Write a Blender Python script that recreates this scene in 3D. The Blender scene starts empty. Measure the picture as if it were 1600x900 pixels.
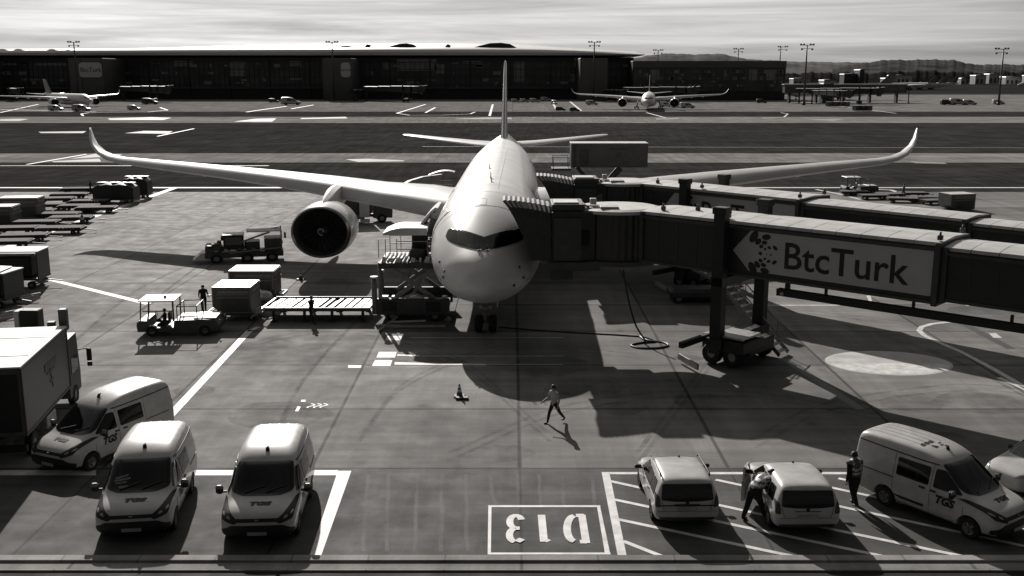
import bpy, bmesh, math, random
from math import sin, cos, tan, atan, atan2, pi, radians as R, sqrt
from mathutils import Vector, Matrix
from mathutils.bvhtree import BVHTree
random.seed(7)
SC = bpy.context.scene
COL = SC.collection

# ------------------------------------------------------------------ camera
CAM_H = 15.0; FPX = 1600.0; PITCH = atan(335/1600.0)
cd = bpy.data.cameras.new("camera"); cam = bpy.data.objects.new("camera", cd); COL.objects.link(cam)
cam.location = (0, 0, CAM_H); cam.rotation_euler = (pi/2-PITCH, 0, 0)
cd.sensor_width = 36; cd.lens = 36*FPX/1600; cd.clip_start = .5; cd.clip_end = 20000
SC.camera = cam

# ------------------------------------------------------------------ sun and sky
SUN_EL = R(27.3); SUN_AZ = R(-15.5)       # azimuth from +Y towards +X
sd = bpy.data.lights.new("sun", 'SUN'); sun = bpy.data.objects.new("sun", sd); COL.objects.link(sun)
sd.energy = 4.9; sd.angle = R(.5); sd.color = (1.0, .955, .90)
sdir = Vector((sin(SUN_AZ)*cos(SUN_EL), cos(SUN_AZ)*cos(SUN_EL), sin(SUN_EL)))
sun.rotation_euler = sdir.to_track_quat('Z', 'Y').to_euler()
W = bpy.data.worlds.new("World"); SC.world = W; W.use_nodes = True
nt = W.node_tree; N = nt.nodes; L = nt.links; N.clear()
sky = N.new('ShaderNodeTexSky'); sky.sky_type = 'NISHITA'; sky.sun_disc = False
sky.sun_elevation = SUN_EL; sky.sun_rotation = SUN_AZ; sky.dust_density = 2.0; sky.altitude = 50
bw = N.new('ShaderNodeRGBToBW'); L.new(sky.outputs[0], bw.inputs[0])
tc = N.new('ShaderNodeTexCoord')
mp = N.new('ShaderNodeMapping'); mp.inputs['Scale'].default_value = (2.2, 2.2, 58); L.new(tc.outputs['Generated'], mp.inputs[0])
nz = N.new('ShaderNodeTexNoise'); nz.inputs['Scale'].default_value = 1.0; nz.inputs['Detail'].default_value = 7; nz.inputs['Roughness'].default_value = .58
nz.inputs['Distortion'].default_value = .6
L.new(mp.outputs[0], nz.inputs[0])
mr = N.new('ShaderNodeMapRange'); mr.inputs[1].default_value = .36; mr.inputs[2].default_value = .66
mr.inputs[3].default_value = .60; mr.inputs[4].default_value = 1.04; L.new(nz.outputs[0], mr.inputs[0])
mp3 = N.new('ShaderNodeMapping'); mp3.inputs['Scale'].default_value = (1.1, 1.1, 17); mp3.inputs['Location'].default_value = (3, 1, 2.3); L.new(tc.outputs['Generated'], mp3.inputs[0])
nz3 = N.new('ShaderNodeTexNoise'); nz3.inputs['Scale'].default_value = 1.6; nz3.inputs['Detail'].default_value = 8; nz3.inputs['Roughness'].default_value = .62; nz3.inputs['Distortion'].default_value = 1.2; L.new(mp3.outputs[0], nz3.inputs[0])
mr3 = N.new('ShaderNodeMapRange'); mr3.inputs[1].default_value = .38; mr3.inputs[2].default_value = .6; mr3.inputs[3].default_value = .74; mr3.inputs[4].default_value = 1.05; L.new(nz3.outputs[0], mr3.inputs[0])
cm = N.new('ShaderNodeMath'); cm.operation = 'MULTIPLY'; L.new(mr.outputs[0], cm.inputs[0]); L.new(mr3.outputs[0], cm.inputs[1])
veil = N.new('ShaderNodeMath'); veil.operation = 'MULTIPLY_ADD'; L.new(bw.outputs[0], veil.inputs[0]); veil.inputs[1].default_value = .30; veil.inputs[2].default_value = 5.6   # thin cloud veil over the clear sky
mu = N.new('ShaderNodeMath'); mu.operation = 'MULTIPLY'; L.new(veil.outputs[0], mu.inputs[0]); L.new(cm.outputs[0], mu.inputs[1])
gm = N.new('ShaderNodeVectorMath'); gm.operation = 'DOT_PRODUCT'; L.new(tc.outputs['Generated'], gm.inputs[0]); gm.inputs[1].default_value = (sin(SUN_AZ)*.97, cos(SUN_AZ)*.97, .25)
gr = N.new('ShaderNodeMapRange'); gr.interpolation_type = 'SMOOTHSTEP'; gr.inputs[1].default_value = .1; gr.inputs[2].default_value = .98; gr.inputs[3].default_value = .17; gr.inputs[4].default_value = 1.05
L.new(gm.outputs['Value'], gr.inputs[0]); mu2 = N.new('ShaderNodeMath'); mu2.operation = 'MULTIPLY'; L.new(mu.outputs[0], mu2.inputs[0]); L.new(gr.outputs[0], mu2.inputs[1]); mu = mu2
tint = N.new('ShaderNodeMixRGB'); tint.blend_type = 'MULTIPLY'; tint.inputs[0].default_value = 1
tint.inputs[2].default_value = (1.0, .985, .965, 1); L.new(mu.outputs[0], tint.inputs[1])
bg = N.new('ShaderNodeBackground'); bg.inputs[1].default_value = .082
L.new(tint.outputs[0], bg.inputs[0])
wo = N.new('ShaderNodeOutputWorld'); L.new(bg.outputs[0], wo.inputs[0])
SC.view_settings.view_transform = 'Standard'; SC.view_settings.look = 'None'
SC.view_settings.exposure = 0.0; SC.view_settings.gamma = 1
SC.cycles.max_bounces = 5; SC.cycles.diffuse_bounces = 2; SC.cycles.use_denoising = True

# ------------------------------------------------------------------ helpers
def gp(px, py, z=0.0):
    """pixel of the 1600x900 photo -> point on the level z"""
    a = PITCH + atan((py-450)/FPX); G = (CAM_H-z)/tan(a)
    Z = G*cos(PITCH)+(CAM_H-z)*sin(PITCH)
    return Vector(((px-800)*Z/FPX, G, z))

def mat(name, v, rough=.6, metal=0.0, var=.12, scale=3.0, coat=0.0, spec=.5, tint=(1, .985, .965), bump=0.0, emit=0):
    m = bpy.data.materials.get(name)
    if m: return m
    m = bpy.data.materials.new(name); m.use_nodes = True
    t = m.node_tree; n = t.nodes; l = t.links; b = n['Principled BSDF']
    b.inputs['Roughness'].default_value = rough; b.inputs['Metallic'].default_value = metal
    b.inputs['Coat Weight'].default_value = coat; b.inputs['Coat Roughness'].default_value = .06
    b.inputs['Specular IOR Level'].default_value = spec
    c = n.new('ShaderNodeTexCoord'); q = n.new('ShaderNodeTexNoise'); q.inputs['Scale'].default_value = scale; q.inputs['Detail'].default_value = 6
    l.new(c.outputs['Object'], q.inputs['Vector'])
    r = n.new('ShaderNodeValToRGB'); r.color_ramp.elements[0].position = .3; r.color_ramp.elements[1].position = .7
    lo = v*(1-var); hi = v*(1+var*.6)
    r.color_ramp.elements[0].color = (lo*tint[0], lo*tint[1], lo*tint[2], 1)
    r.color_ramp.elements[1].color = (hi*tint[0], hi*tint[1], hi*tint[2], 1)
    l.new(q.outputs[0], r.inputs[0]); l.new(r.outputs[0], b.inputs['Base Color'])
    if var > 0:
        rr = n.new('ShaderNodeMapRange'); rr.inputs[3].default_value = max(.02, rough*.85); rr.inputs[4].default_value = min(1, rough*1.2)
        l.new(q.outputs[0], rr.inputs[0]); l.new(rr.outputs[0], b.inputs['Roughness'])
    if bump:
        bp = n.new('ShaderNodeBump'); bp.inputs['Strength'].default_value = bump; bp.inputs['Distance'].default_value = .02
        l.new(q.outputs[0], bp.inputs['Height']); l.new(bp.outputs[0], b.inputs['Normal'])
    if emit:
        b.inputs['Emission Color'].default_value = (1, .97, .9, 1); b.inputs['Emission Strength'].default_value = emit
    return m

M = dict(
    white=mat('white_paint', .74, .28, var=.08, scale=1.2, coat=.6),
    vanw=mat('van_paint', .52, .33, var=.14, scale=2.5, coat=.5),
    plane=mat('airliner_paint', .74, .40, var=.14, scale=.5, coat=.22),
    wing=mat('wing_paint', .62, .33, var=.12, scale=.6, coat=.25),
    panel=mat('white_panel', .62, .45, var=.14, scale=1.5),
    roofp=mat('bridge_roof_paint', .56, .5, var=.18, scale=1.2),
    grey=mat('grey_metal', .24, .45, var=.25, scale=4, metal=.3),
    lgrey=mat('light_grey_metal', .45, .4, var=.2, scale=4, metal=.4),
    dgrey=mat('dark_grey_paint', .06, .5, var=.3, scale=2, tint=(.95, 1, 1)),
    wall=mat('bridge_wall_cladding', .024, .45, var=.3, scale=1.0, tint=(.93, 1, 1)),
    black=mat('black_plastic', .014, .55, var=.3, tint=(.95, 1, 1)),
    rubber=mat('rubber', .014, .8, var=.3),
    glass=mat('tinted_glass', .006, .06, var=0, spec=.7),
    visor=mat('cockpit_glass', .006, .15, var=0, spec=.18), mask=mat('cockpit_mask', .004, .18, var=0, spec=.15),
    lamp=mat('lamp_glass', .3, .12, var=.1, coat=1),
    chrome=mat('bare_metal', .28, .3, metal=1, var=.1),
    bellows=mat('bellows_fabric', .05, .7, var=.3, scale=6),
    banner=mat('banner_vinyl', .5, .5, var=.06, scale=1),
    ink=mat('dark_ink', .012, .5, var=.1),
    paint=mat('road_paint', .72, .6, var=.28, scale=2.2),
    yellow=mat('worn_road_paint', .42, .6, var=.35, scale=1.6),
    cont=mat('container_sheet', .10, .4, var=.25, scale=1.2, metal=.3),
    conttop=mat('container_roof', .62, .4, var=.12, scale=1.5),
    skin=mat('skin', .28, .6, var=.1), cloth=mat('dark_cloth', .018, .9, var=.3, scale=9),
    shirt=mat('light_shirt', .45, .85, var=.25, scale=9), vest=mat('hi_vis_vest', .12, .8, var=.2, scale=9),
    tape=mat('reflective_tape', .6, .4, var=.1), hair=mat('hair', .01, .6, var=.2),
    tarp=mat('black_tarpaulin', .02, .45, var=.4, scale=3, bump=.6),
    plate=mat('worn_deck_plate', .17, .85, var=.35, scale=2, spec=.1), barrel=mat('inlet_barrel', .07, .5, var=.1), fan=mat('fan_blades', .022, .5, metal=.3, var=.2),
)

class MB:
    def __init__(s): s.bm = bmesh.new(); s.mats = []; s.mi = 0
    def m(s, mt):
        if mt not in s.mats: s.mats.append(mt)
        s.mi = s.mats.index(mt); return s
    def _f(s, vs, smooth=False):
        try: f = s.bm.faces.new(vs)
        except ValueError: return None
        f.material_index = s.mi; f.smooth = smooth; return f
    def box(s, c, d, rz=0, bev=0.0, rx=0, ry=0):
        hx, hy, hz = d[0]/2, d[1]/2, d[2]/2
        mt = Matrix.Translation(c) @ Matrix.Rotation(rz, 4, 'Z') @ Matrix.Rotation(ry, 4, 'Y') @ Matrix.Rotation(rx, 4, 'X')
        if bev > 0:
            b = min(bev, hx*.9, hy*.9, hz*.9); vs = {}
            for ax in range(3):
                for sx in (-1, 1):
                    for sy in (-1, 1):
                        for sz in (-1, 1):
                            p = [sx*(hx-b), sy*(hy-b), sz*(hz-b)]; p[ax] += (sx, sy, sz)[ax]*b
                            vs[(ax, sx, sy, sz)] = s.bm.verts.new(mt @ Vector(p))
            for ax in range(3):
                for sg in (-1, 1):
                    o = [(-1, -1), (1, -1), (1, 1), (-1, 1)]; k = []
                    for a, c2 in o:
                        t = [a, c2]; t.insert(ax, sg); k.append(vs[(ax, *t)])
                    s._f(k)
            for ax in range(3):
                a1, a2 = [i for i in range(3) if i != ax]
                for s1 in (-1, 1):
                    for s2 in (-1, 1):
                        def key(v):
                            t = [0, 0, 0]; t[ax] = v; t[a1] = s1; t[a2] = s2; return tuple(t)
                        s._f([vs[(a1, *key(-1))], vs[(a1, *key(1))], vs[(a2, *key(1))], vs[(a2, *key(-1))]])
            for sx in (-1, 1):
                for sy in (-1, 1):
                    for sz in (-1, 1): s._f([vs[(i, sx, sy, sz)] for i in range(3)])
            return s
        v = [s.bm.verts.new(mt @ Vector((x*hx, y*hy, z*hz))) for z in (-1, 1) for x, y in ((-1, -1), (1, -1), (1, 1), (-1, 1))]
        for q in ((3, 2, 1, 0), (4, 5, 6, 7), (0, 1, 5, 4), (1, 2, 6, 5), (2, 3, 7, 6), (3, 0, 4, 7)): s._f([v[i] for i in q])
        return s
    def ring(s, pts): return [s.bm.verts.new(p) for p in pts]
    def skin(s, rings, cap=True, closed=True, smooth=True):
        rr = [s.ring(r) for r in rings]; n = len(rr[0])
        for a, b in zip(rr, rr[1:]):
            for i in range(n if closed else n-1):
                j = (i+1) % n; s._f([a[i], a[j], b[j], b[i]], smooth)
        if cap: s._f(list(reversed(rr[0]))); s._f(rr[-1])
        return s
    def cyl(s, p0, p1, r0, r1=None, n=14, cap=True, smooth=True):
        r1 = r0 if r1 is None else r1; p0 = Vector(p0); p1 = Vector(p1); d = (p1-p0)
        if d.length < 1e-6: return s
        d.normalize(); u = d.orthogonal().normalized(); w = d.cross(u)
        rg = lambda p, r: [p+u*cos(2*pi*i/n)*r+w*sin(2*pi*i/n)*r for i in range(n)]
        return s.skin([rg(p0, r0), rg(p1, r1)], cap, True, smooth)
    def bar(s, p0, p1, w, h=None):
        h = h or w; p0 = Vector(p0); p1 = Vector(p1); d = p1-p0; l = d.length
        if l < 1e-6: return s
        c = (p0+p1)/2; rz = atan2(d.y, d.x); ry = -math.asin(max(-1, min(1, d.z/l)))
        return s.box(c, (l, w, h), rz=rz, ry=ry)
    def tube(s, pts, r, n=8):
        pts = [Vector(p) for p in pts]; rings = []
        u = None
        for i, p in enumerate(pts):
            d = (pts[min(i+1, len(pts)-1)]-pts[max(i-1, 0)]).normalized()
            u = d.orthogonal().normalized() if u is None else (u-d*u.dot(d)).normalized()
            w = d.cross(u); rings.append([p+u*cos(2*pi*k/n)*r+w*sin(2*pi*k/n)*r for k in range(n)])
        return s.skin(rings)
    def prism(s, poly, z0, z1, axis='z'):
        """polygon extruded along an axis; poly = 2D pts in the other two axes in order (x,y)/(x,z)/(y,z)"""
        def P(a, b, c): return (a, b, c) if axis == 'z' else ((a, c, b) if axis == 'y' else (c, a, b))
        lo = s.ring([P(a, b, z0) for a, b in poly]); hi = s.ring([P(a, b, z1) for a, b in poly])
        n = len(poly)
        for i in range(n): j = (i+1) % n; s._f([lo[i], lo[j], hi[j], hi[i]])
        s._f(list(reversed(lo))); s._f(hi); return s
    def lathe(s, prof, n=40, axis='y', c=(0, 0, 0), sq=(1, 1), cap=False):
        """prof: (axis pos, radius)"""
        rings = []
        for a, r in prof:
            rg = []
            for k in range(n):
                t = 2*pi*k/n; p = (r*cos(t)*sq[0], r*sin(t)*sq[1])
                if axis == 'y': rg.append(Vector((c[0]+p[0], c[1]+a, c[2]+p[1])))
                elif axis == 'x': rg.append(Vector((c[0]+a, c[1]+p[0], c[2]+p[1])))
                else: rg.append(Vector((c[0]+p[0], c[1]+p[1], c[2]+a)))
            rings.append(rg)
        return s.skin(rings, cap)
    def quad(s, pts): s._f(s.ring(pts)); return s
    def build(s, name, parent=None, mt=None, autosmooth=False, fixn=True):
        if fixn: bmesh.ops.recalc_face_normals(s.bm, faces=s.bm.faces)
        me = bpy.data.meshes.new(name); s.bm.to_mesh(me); s.bm.free()
        if not s.mats: s.mats = [mt or M['grey']]
        for x in s.mats: me.materials.append(x)
        if autosmooth:
            for p in me.polygons: p.use_smooth = True
            me.set_sharp_from_angle(angle=R(38))
        o = bpy.data.objects.new(name, me); COL.objects.link(o); o.parent = parent
        return o

def tag(o, label=None, cat=None, group=None, kind=None):
    if label: o['label'] = label
    if cat: o['category'] = cat
    if group: o['group'] = group
    if kind: o['kind'] = kind
    return o
def thing(name, label, cat, loc=(0, 0, 0), rz=0, group=None, scale=(1, 1, 1)):
    o = bpy.data.objects.new(name, None); COL.objects.link(o); o.location = loc; o.rotation_euler = (0, 0, rz); o.scale = scale
    o.empty_display_size = .1
    return tag(o, label, cat, group)
KIDS = {}
def kids(o): return [c for c in bpy.data.objects if c.parent is o]
def copy_tree(o, parent=None, skip=(), depth=3):
    c = o.copy(); COL.objects.link(c); c.parent = parent
    if depth > 0:
        for ch in kids(o):
            if ch.name.split('.')[0] in skip: continue
            copy_tree(ch, c, skip, depth-1)
    return c
def place(o, loc, rz=0, scale=None, label=None, group=None):
    o.location = loc; o.rotation_euler = (0, 0, rz)
    if scale: o.scale = scale
    if label: o['label'] = label
    if group: o['group'] = group
    return o

def catmull(tab, x):
    """smooth interpolation of a table [(x, a, b, ...)]"""
    if x <= tab[0][0]: return tab[0][1:]
    if x >= tab[-1][0]: return tab[-1][1:]
    i = max(k for k in range(len(tab)-1) if tab[k][0] <= x)
    p1, p2 = tab[i], tab[i+1]; p0 = tab[i-1] if i else p1; p3 = tab[i+2] if i+2 < len(tab) else p2
    h = p2[0]-p1[0]; t = (x-p1[0])/h; out = []
    for k in range(1, len(p1)):
        m1 = (p2[k]-p0[k])/(p2[0]-p0[0])*h if p2[0] != p0[0] else 0
        m2 = (p3[k]-p1[k])/(p3[0]-p1[0])*h if p3[0] != p1[0] else 0
        t2 = t*t; t3 = t2*t
        out.append((2*t3-3*t2+1)*p1[k]+(t3-2*t2+t)*m1+(-2*t3+3*t2)*p2[k]+(t3-t2)*m2)
    return out

def bvh_of(o):
    dg = bpy.context.evaluated_depsgraph_get(); dg.update()
    e = o.evaluated_get(dg); me = e.to_mesh()
    b = BVHTree.FromPolygons([v.co.copy() for v in me.vertices], [list(p.vertices) for p in me.polygons]); e.to_mesh_clear(); return b
def freeze(o):
    """apply an object's modifiers without operators"""
    dg = bpy.context.evaluated_depsgraph_get(); dg.update()
    me = bpy.data.meshes.new_from_object(o.evaluated_get(dg)); o.modifiers.clear(); o.data = me; return o

def rounded(poly, r, n=4):
    out = []; k = len(poly)
    for i in range(k):
        p = Vector(poly[i]); a = Vector(poly[i-1]); b = Vector(poly[(i+1) % k])
        da = (a-p); db = (b-p); rr = min(r, da.length*.45, db.length*.45)
        s0 = p+da.normalized()*rr; s1 = p+db.normalized()*rr
        for j in range(n+1):
            t = j/n; out.append(tuple((1-t)**2*s0+2*t*(1-t)*p+t*t*s1))
    return out

def project(bvh, polys, axis, sgn, name, parent, mt, off=.008, step=.12, rim=.03, flipx=False):
    """lay 2D polygons onto a surface along an axis. axis 'y': poly=(x,z), ray runs sgn*Y; 'x': poly=(y,z); 'z': (x,y)"""
    bm = bmesh.new()
    for poly in polys:
        if axis == 'y': vs = [bm.verts.new((a, 0, b)) for a, b in poly]
        elif axis == 'x': vs = [bm.verts.new((0, a, b)) for a, b in poly]
        else: vs = [bm.verts.new((a, b, 0)) for a, b in poly]
        bm.faces.new(vs)
    bmesh.ops.triangulate(bm, faces=bm.faces)
    ax = {'x': (1, 2), 'y': (0, 2), 'z': (0, 1)}[axis]
    for k in ax:
        lo = min(v.co[k] for v in bm.verts); hi = max(v.co[k] for v in bm.verts); c = lo+step*.5
        while c < hi:
            co = [0, 0, 0]; co[k] = c; no = [0, 0, 0]; no[k] = 1
            bmesh.ops.bisect_plane(bm, geom=bm.verts[:]+bm.edges[:]+bm.faces[:], plane_co=co, plane_no=no, dist=1e-5); c += step
    ad = {'x': 0, 'y': 1, 'z': 2}[axis]; d = Vector((0, 0, 0)); d[ad] = sgn
    last = None
    for v in bm.verts:
        o = v.co.copy(); o[ad] = -sgn*60
        h = bvh.ray_cast(o, d)
        if h[0] is not None:
            nn = h[1] if h[1].dot(d) < 0 else -h[1]
            v.co = h[0]+nn*off*.6-d*off*.5; last = v.co[ad]
            v.tag = True
    bad = [v for v in bm.verts if not v.tag]
    if bad: bmesh.ops.delete(bm, geom=bad, context='VERTS')
    if rim and bm.edges:
        be = [e for e in bm.edges if e.is_boundary]
        r = bmesh.ops.extrude_edge_only(bm, edges=be)
        for g in r['geom']:
            if isinstance(g, bmesh.types.BMVert): g.co += d*rim
    me = bpy.data.meshes.new(name); bm.to_mesh(me); bm.free(); me.materials.append(mt)
    for p in me.polygons: p.use_smooth = True
    me.set_sharp_from_angle(angle=R(50))
    o = bpy.data.objects.new(name, me); COL.objects.link(o); o.parent = parent; return o

def text_polys(txt, size=1.0, bold=0.0, shear=0.0, spacing=1.0, align='CENTER'):
    c = bpy.data.curves.new('t', 'FONT'); c.body = txt; c.size = size; c.offset = bold; c.shear = shear; c.space_character = spacing
    c.align_x = align; c.align_y = 'CENTER'; c.resolution_u = 3
    o = bpy.data.objects.new('t', c); COL.objects.link(o)
    dg = bpy.context.evaluated_depsgraph_get(); dg.update(); me = o.evaluated_get(dg).to_mesh()
    V = [tuple(v.co[:2]) for v in me.vertices]; F = [[V[i] for i in p.vertices] for p in me.polygons]
    o.evaluated_get(dg).to_mesh_clear(); bpy.data.objects.remove(o); bpy.data.curves.remove(c); return F
def flat_text(txt, mtx, size, name, parent, mt, **k):
    F = text_polys(txt, size, **k); mb = MB().m(mt)
    for f in F: mb.quad([mtx @ Vector((a, b, 0)) for a, b in f])
    return mb.build(name, parent)
# ------------------------------------------------------------------ ground materials
def concrete(name, v, gx=8.1, gy=7.2, ox=.3, oy=37.46, joint=.55, jw=.05, slab=.14, stain=.35, spec=.16, rough=.55, streak=.25, tint=(1, .985, .965), smax=1.15):
    m = bpy.data.materials.new(name); m.use_nodes = True; t = m.node_tree; n = t.nodes; l = t.links; b = n['Principled BSDF']
    tc = n.new('ShaderNodeTexCoord'); sp = n.new('ShaderNodeSeparateXYZ'); l.new(tc.outputs['Object'], sp.inputs[0])
    def mth(op, a, c=None, d=None):
        q = n.new('ShaderNodeMath'); q.operation = op
        for i, x in enumerate((a, c, d)):
            if x is None: continue
            if isinstance(x, (int, float)): q.inputs[i].default_value = x
            else: l.new(x, q.inputs[i])
        return q.outputs[0]
    fx = mth('DIVIDE', mth('SUBTRACT', sp.outputs[0], ox), gx); fy = mth('DIVIDE', mth('SUBTRACT', sp.outputs[1], oy), gy)
    ex = mth('MULTIPLY', mth('ABSOLUTE', mth('SUBTRACT', mth('FRACT', mth('ADD', fx, .5)), .5)), gx)
    ey = mth('MULTIPLY', mth('ABSOLUTE', mth('SUBTRACT', mth('FRACT', mth('ADD', fy, .5)), .5)), gy)
    e = mth('MINIMUM', ex, ey)
    jm = n.new('ShaderNodeMapRange'); jm.inputs[1].default_value = jw*.5; jm.inputs[2].default_value = jw*1.6; jm.inputs[3].default_value = joint; jm.inputs[4].default_value = 1
    l.new(e, jm.inputs[0])
    cb = n.new('ShaderNodeCombineXYZ'); l.new(mth('FLOOR', fx), cb.inputs[0]); l.new(mth('FLOOR', fy), cb.inputs[1])
    wn = n.new('ShaderNodeTexWhiteNoise'); l.new(cb.outputs[0], wn.inputs[0])
    def noise(scale, sx=1, sy=1, det=6, ro=.6):
        mp = n.new('ShaderNodeMapping'); mp.inputs['Scale'].default_value = (sx, sy, 1); l.new(tc.outputs['Object'], mp.inputs[0])
        q = n.new('ShaderNodeTexNoise'); q.inputs['Scale'].default_value = scale; q.inputs['Detail'].default_value = det; q.inputs['Roughness'].default_value = ro
        l.new(mp.outputs[0], q.inputs['Vector']); return q.outputs[0]
    def rng(x, a, c, lo, hi):
        q = n.new('ShaderNodeMapRange'); q.inputs[1].default_value = a; q.inputs[2].default_value = c; q.inputs[3].default_value = lo; q.inputs[4].default_value = hi; l.new(x, q.inputs[0]); return q.outputs[0]
    f = mth('MULTIPLY', rng(wn.outputs[0], 0, 1, 1-slab, 1+slab), jm.outputs[0])
    f = mth('MULTIPLY', f, rng(noise(.11, 1, 1.2), .35, .68, 1-stain, smax))
    f = mth('MULTIPLY', f, rng(noise(.5, .10, 1.7, 5), .4, .65, 1-streak, 1.08))
    f = mth('MULTIPLY', f, rng(noise(.45, 1.9, .16, 5), .42, .66, 1-streak*.8, 1.06))
    f = mth('MULTIPLY', f, rng(noise(9, 1, 1, 8, .75), .3, .7, .86, 1.12))
    # oil spots
    vz = n.new('ShaderNodeTexVoronoi'); vz.inputs['Scale'].default_value = .33; l.new(tc.outputs['Object'], vz.inputs['Vector'])
    f = mth('MULTIPLY', f, rng(vz.outputs['Distance'], .03, .13, .68, 1))
    f = mth('MULTIPLY', f, v)
    c3 = n.new('ShaderNodeCombineXYZ')
    for i in range(3): l.new(mth('MULTIPLY', f, tint[i]), c3.inputs[i])
    l.new(c3.outputs[0], b.inputs['Base Color'])
    l.new(rng(noise(.7), .3, .7, .72, .9), b.inputs['Roughness'])
    b.inputs['Specular IOR Level'].default_value = spec
    bp = n.new('ShaderNodeBump'); bp.inputs['Strength'].default_value = .12 if spec > .05 else 0; bp.inputs['Distance'].default_value = .004
    l.new(noise(14, 1, 1, 8, .8), bp.inputs['Height']); l.new(bp.outputs[0], b.inputs['Normal'])
    return m
def sheet(name, poly, z, m, kind='structure'):
    mb = MB().m(m)
    mb.quad([(a, b, z) for a, b in poly]); o = mb.build(name, fixn=False)
    if o.data.polygons[0].normal.z < 0: o.data.flip_normals()
    if kind: o['kind'] = kind
    return o
def band(name, y0, y1, m, z=.004, x0=-1200, x1=1200): return sheet(name, [(x0, y0), (x1, y0), (x1, y1), (x0, y1)], z, m)

G_field = mat('field_soil', .035, .9, spec=0, var=.5, scale=.004)
band('ground', -200, 9000, G_field, z=-.02, x0=-9000, x1=9000)
C_ap = concrete('apron_concrete', .25, slab=.2, joint=.38, jw=.07, spec=.10, stain=.28, streak=.2)
C_park = concrete('parking_asphalt', .13, ox=.3, oy=30.0, gy=7.46, slab=.03, stain=.3, streak=.3)
C_taxi = concrete('taxiway_asphalt', .066, gx=60, gy=23, joint=.9, slab=.06, stain=.3, streak=.3, rough=.6, tint=(1, 1, .98), spec=0)
C_shoulder = concrete('shoulder_concrete', .34, spec=0, gx=14, gy=10, slab=.06, stain=.25)
C_far = concrete('far_apron_concrete', .30, spec=0, gx=16, gy=15, slab=.06, stain=.3, jw=.1)
C_road = concrete('service_road_asphalt', .03, gx=9.5, ox=3.4, gy=60, oy=0, slab=.05, joint=.6)
C_kerb = concrete('kerb_concrete', .42, gx=2.4, gy=50, oy=0, joint=.6, jw=.03, slab=.1, stain=.5)
band('parking_area', 29.95, 37.46, C_park)
band('apron', 37.46, 132.3, C_ap)
band('apron_edge', 132.3, 141, C_taxi)
band('taxiway', 141, 177.1, C_taxi)
band('taxiway_shoulder', 177.1, 198, C_shoulder)
band('runway', 198, 322, C_taxi)
band('runway_shoulder', 322, 368, C_shoulder)
band('far_taxiway', 368, 418, C_taxi)
band('far_apron', 418, 760, C_far, x0=-1200, x1=420)
band('side_apron', 418, 640, C_far, x0=420, x1=1200)
band('service_road', 10, 29.6, C_road)
k = MB().m(C_kerb); k.box((0, 29.76, .055), (120, .38, .13), bev=.02); k.build('kerb')['kind'] = 'structure'
k = MB().m(C_shoulder); k.box((0, 29.33, .02), (120, .44, .06)); k.build('gutter')['kind'] = 'structure'
k = MB().m(C_kerb); k.box((0, 29.07, .02), (120, .05, .07)); k.build('gutter_edge')['kind'] = 'structure'

# ------------------------------------------------------------------ painted markings
NM = [0]
def mark(name, polys, m=None, z=.012, zstep=0):
    mb = MB().m(m or M['paint'])
    for ip, p in enumerate(polys):
        vs = [Vector((q[0], q[1], z+zstep*ip)) for q in p]
        a = sum(vs[i].x*vs[(i+1) % len(vs)].y-vs[(i+1) % len(vs)].x*vs[i].y for i in range(len(vs)))
        if a < 0: vs.reverse()
        mb.quad(vs)
    o = mb.build(name, fixn=False); o['kind'] = 'structure'; return o
def pxpoly(pts): return [tuple(gp(*p)[:2]) for p in pts]
def line(a, b, w):
    a = Vector(a[:2]); b = Vector(b[:2]); d = (b-a).normalized(); n_ = Vector((-d.y, d.x))*w/2
    return [a-n_, b-n_, b+n_, a+n_]
def pl(a, b, w): return line(gp(*a), gp(*b), w)
def path(pts, w):
    pts = [Vector(p[:2]) for p in pts]; L_ = []; R_ = []
    for i, p in enumerate(pts):
        d = (pts[min(i+1, len(pts)-1)]-pts[max(i-1, 0)]).normalized(); nn = Vector((-d.y, d.x))*w/2; L_.append(p-nn); R_.append(p+nn)
    return [[L_[i], L_[i+1], R_[i+1], R_[i]] for i in range(len(pts)-1)]
mark('edge_line', [[(-300, 136.9), (300, 136.9), (300, 137.9), (-300, 137.9)]])
mark('lead_line', [pl((0, 390), (272, 294), .85)])
mark('lead_line', [pl((62, 433), (232, 475), .5)])
mark('lead_line', [pxpoly([(254, 654), (271, 652), (396, 516), (385, 516)]), pl((388, 518), (404, 511), .3)])
mark('parking_line', [pxpoly([(528, 736), (549, 736), (502, 868), (484, 868)]), pxpoly([(300, 735), (528, 735), (526, 743), (300, 743)]),
                      pxpoly([(0, 735), (150, 735), (150, 743), (0, 743)])])
mark('parking_line', [pxpoly([(940, 738), (952, 738), (980, 873), (966, 873)]), pxpoly([(952, 738), (1700, 738), (1700, 741.5), (952, 741.5)])])
hat = []
for a, b in (((953, 752), (1225, 812)), ((960, 781), (1400, 874)), ((966, 812), (1260, 874)), ((974, 846), (1040, 872)), ((1118, 750), (1620, 858)), ((1310, 748), (1560, 800)), ((1205, 742), (1640, 836)), ((1225, 812), (1520, 873))):
    hat.append(pl(a, b, .19))
mark('hatching', hat[:4], z=.014); mark('hatching', hat[4:], z=.016)
mark('stand_box', [pxpoly(p) for p in ([(763, 790), (938, 790), (938, 793), (763, 793)], [(762, 864), (954, 864), (954, 867), (762, 867)],
      [(763, 793), (768, 793), (767, 864), (762, 864)], [(933, 793), (938, 793), (953, 864), (945, 864)])], z=.015)
def stencil(pxc, segs, w): 
    out = []
    for s in segs: out += path([gp(*p) for p in s], w)
    return out
def arcpx(cx, cy, rx, ry, a0, a1, n=10): return [(cx+rx*cos(R(a0+(a1-a0)*i/n)), cy+ry*sin(R(a0+(a1-a0)*i/n))) for i in range(n+1)]
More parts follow.
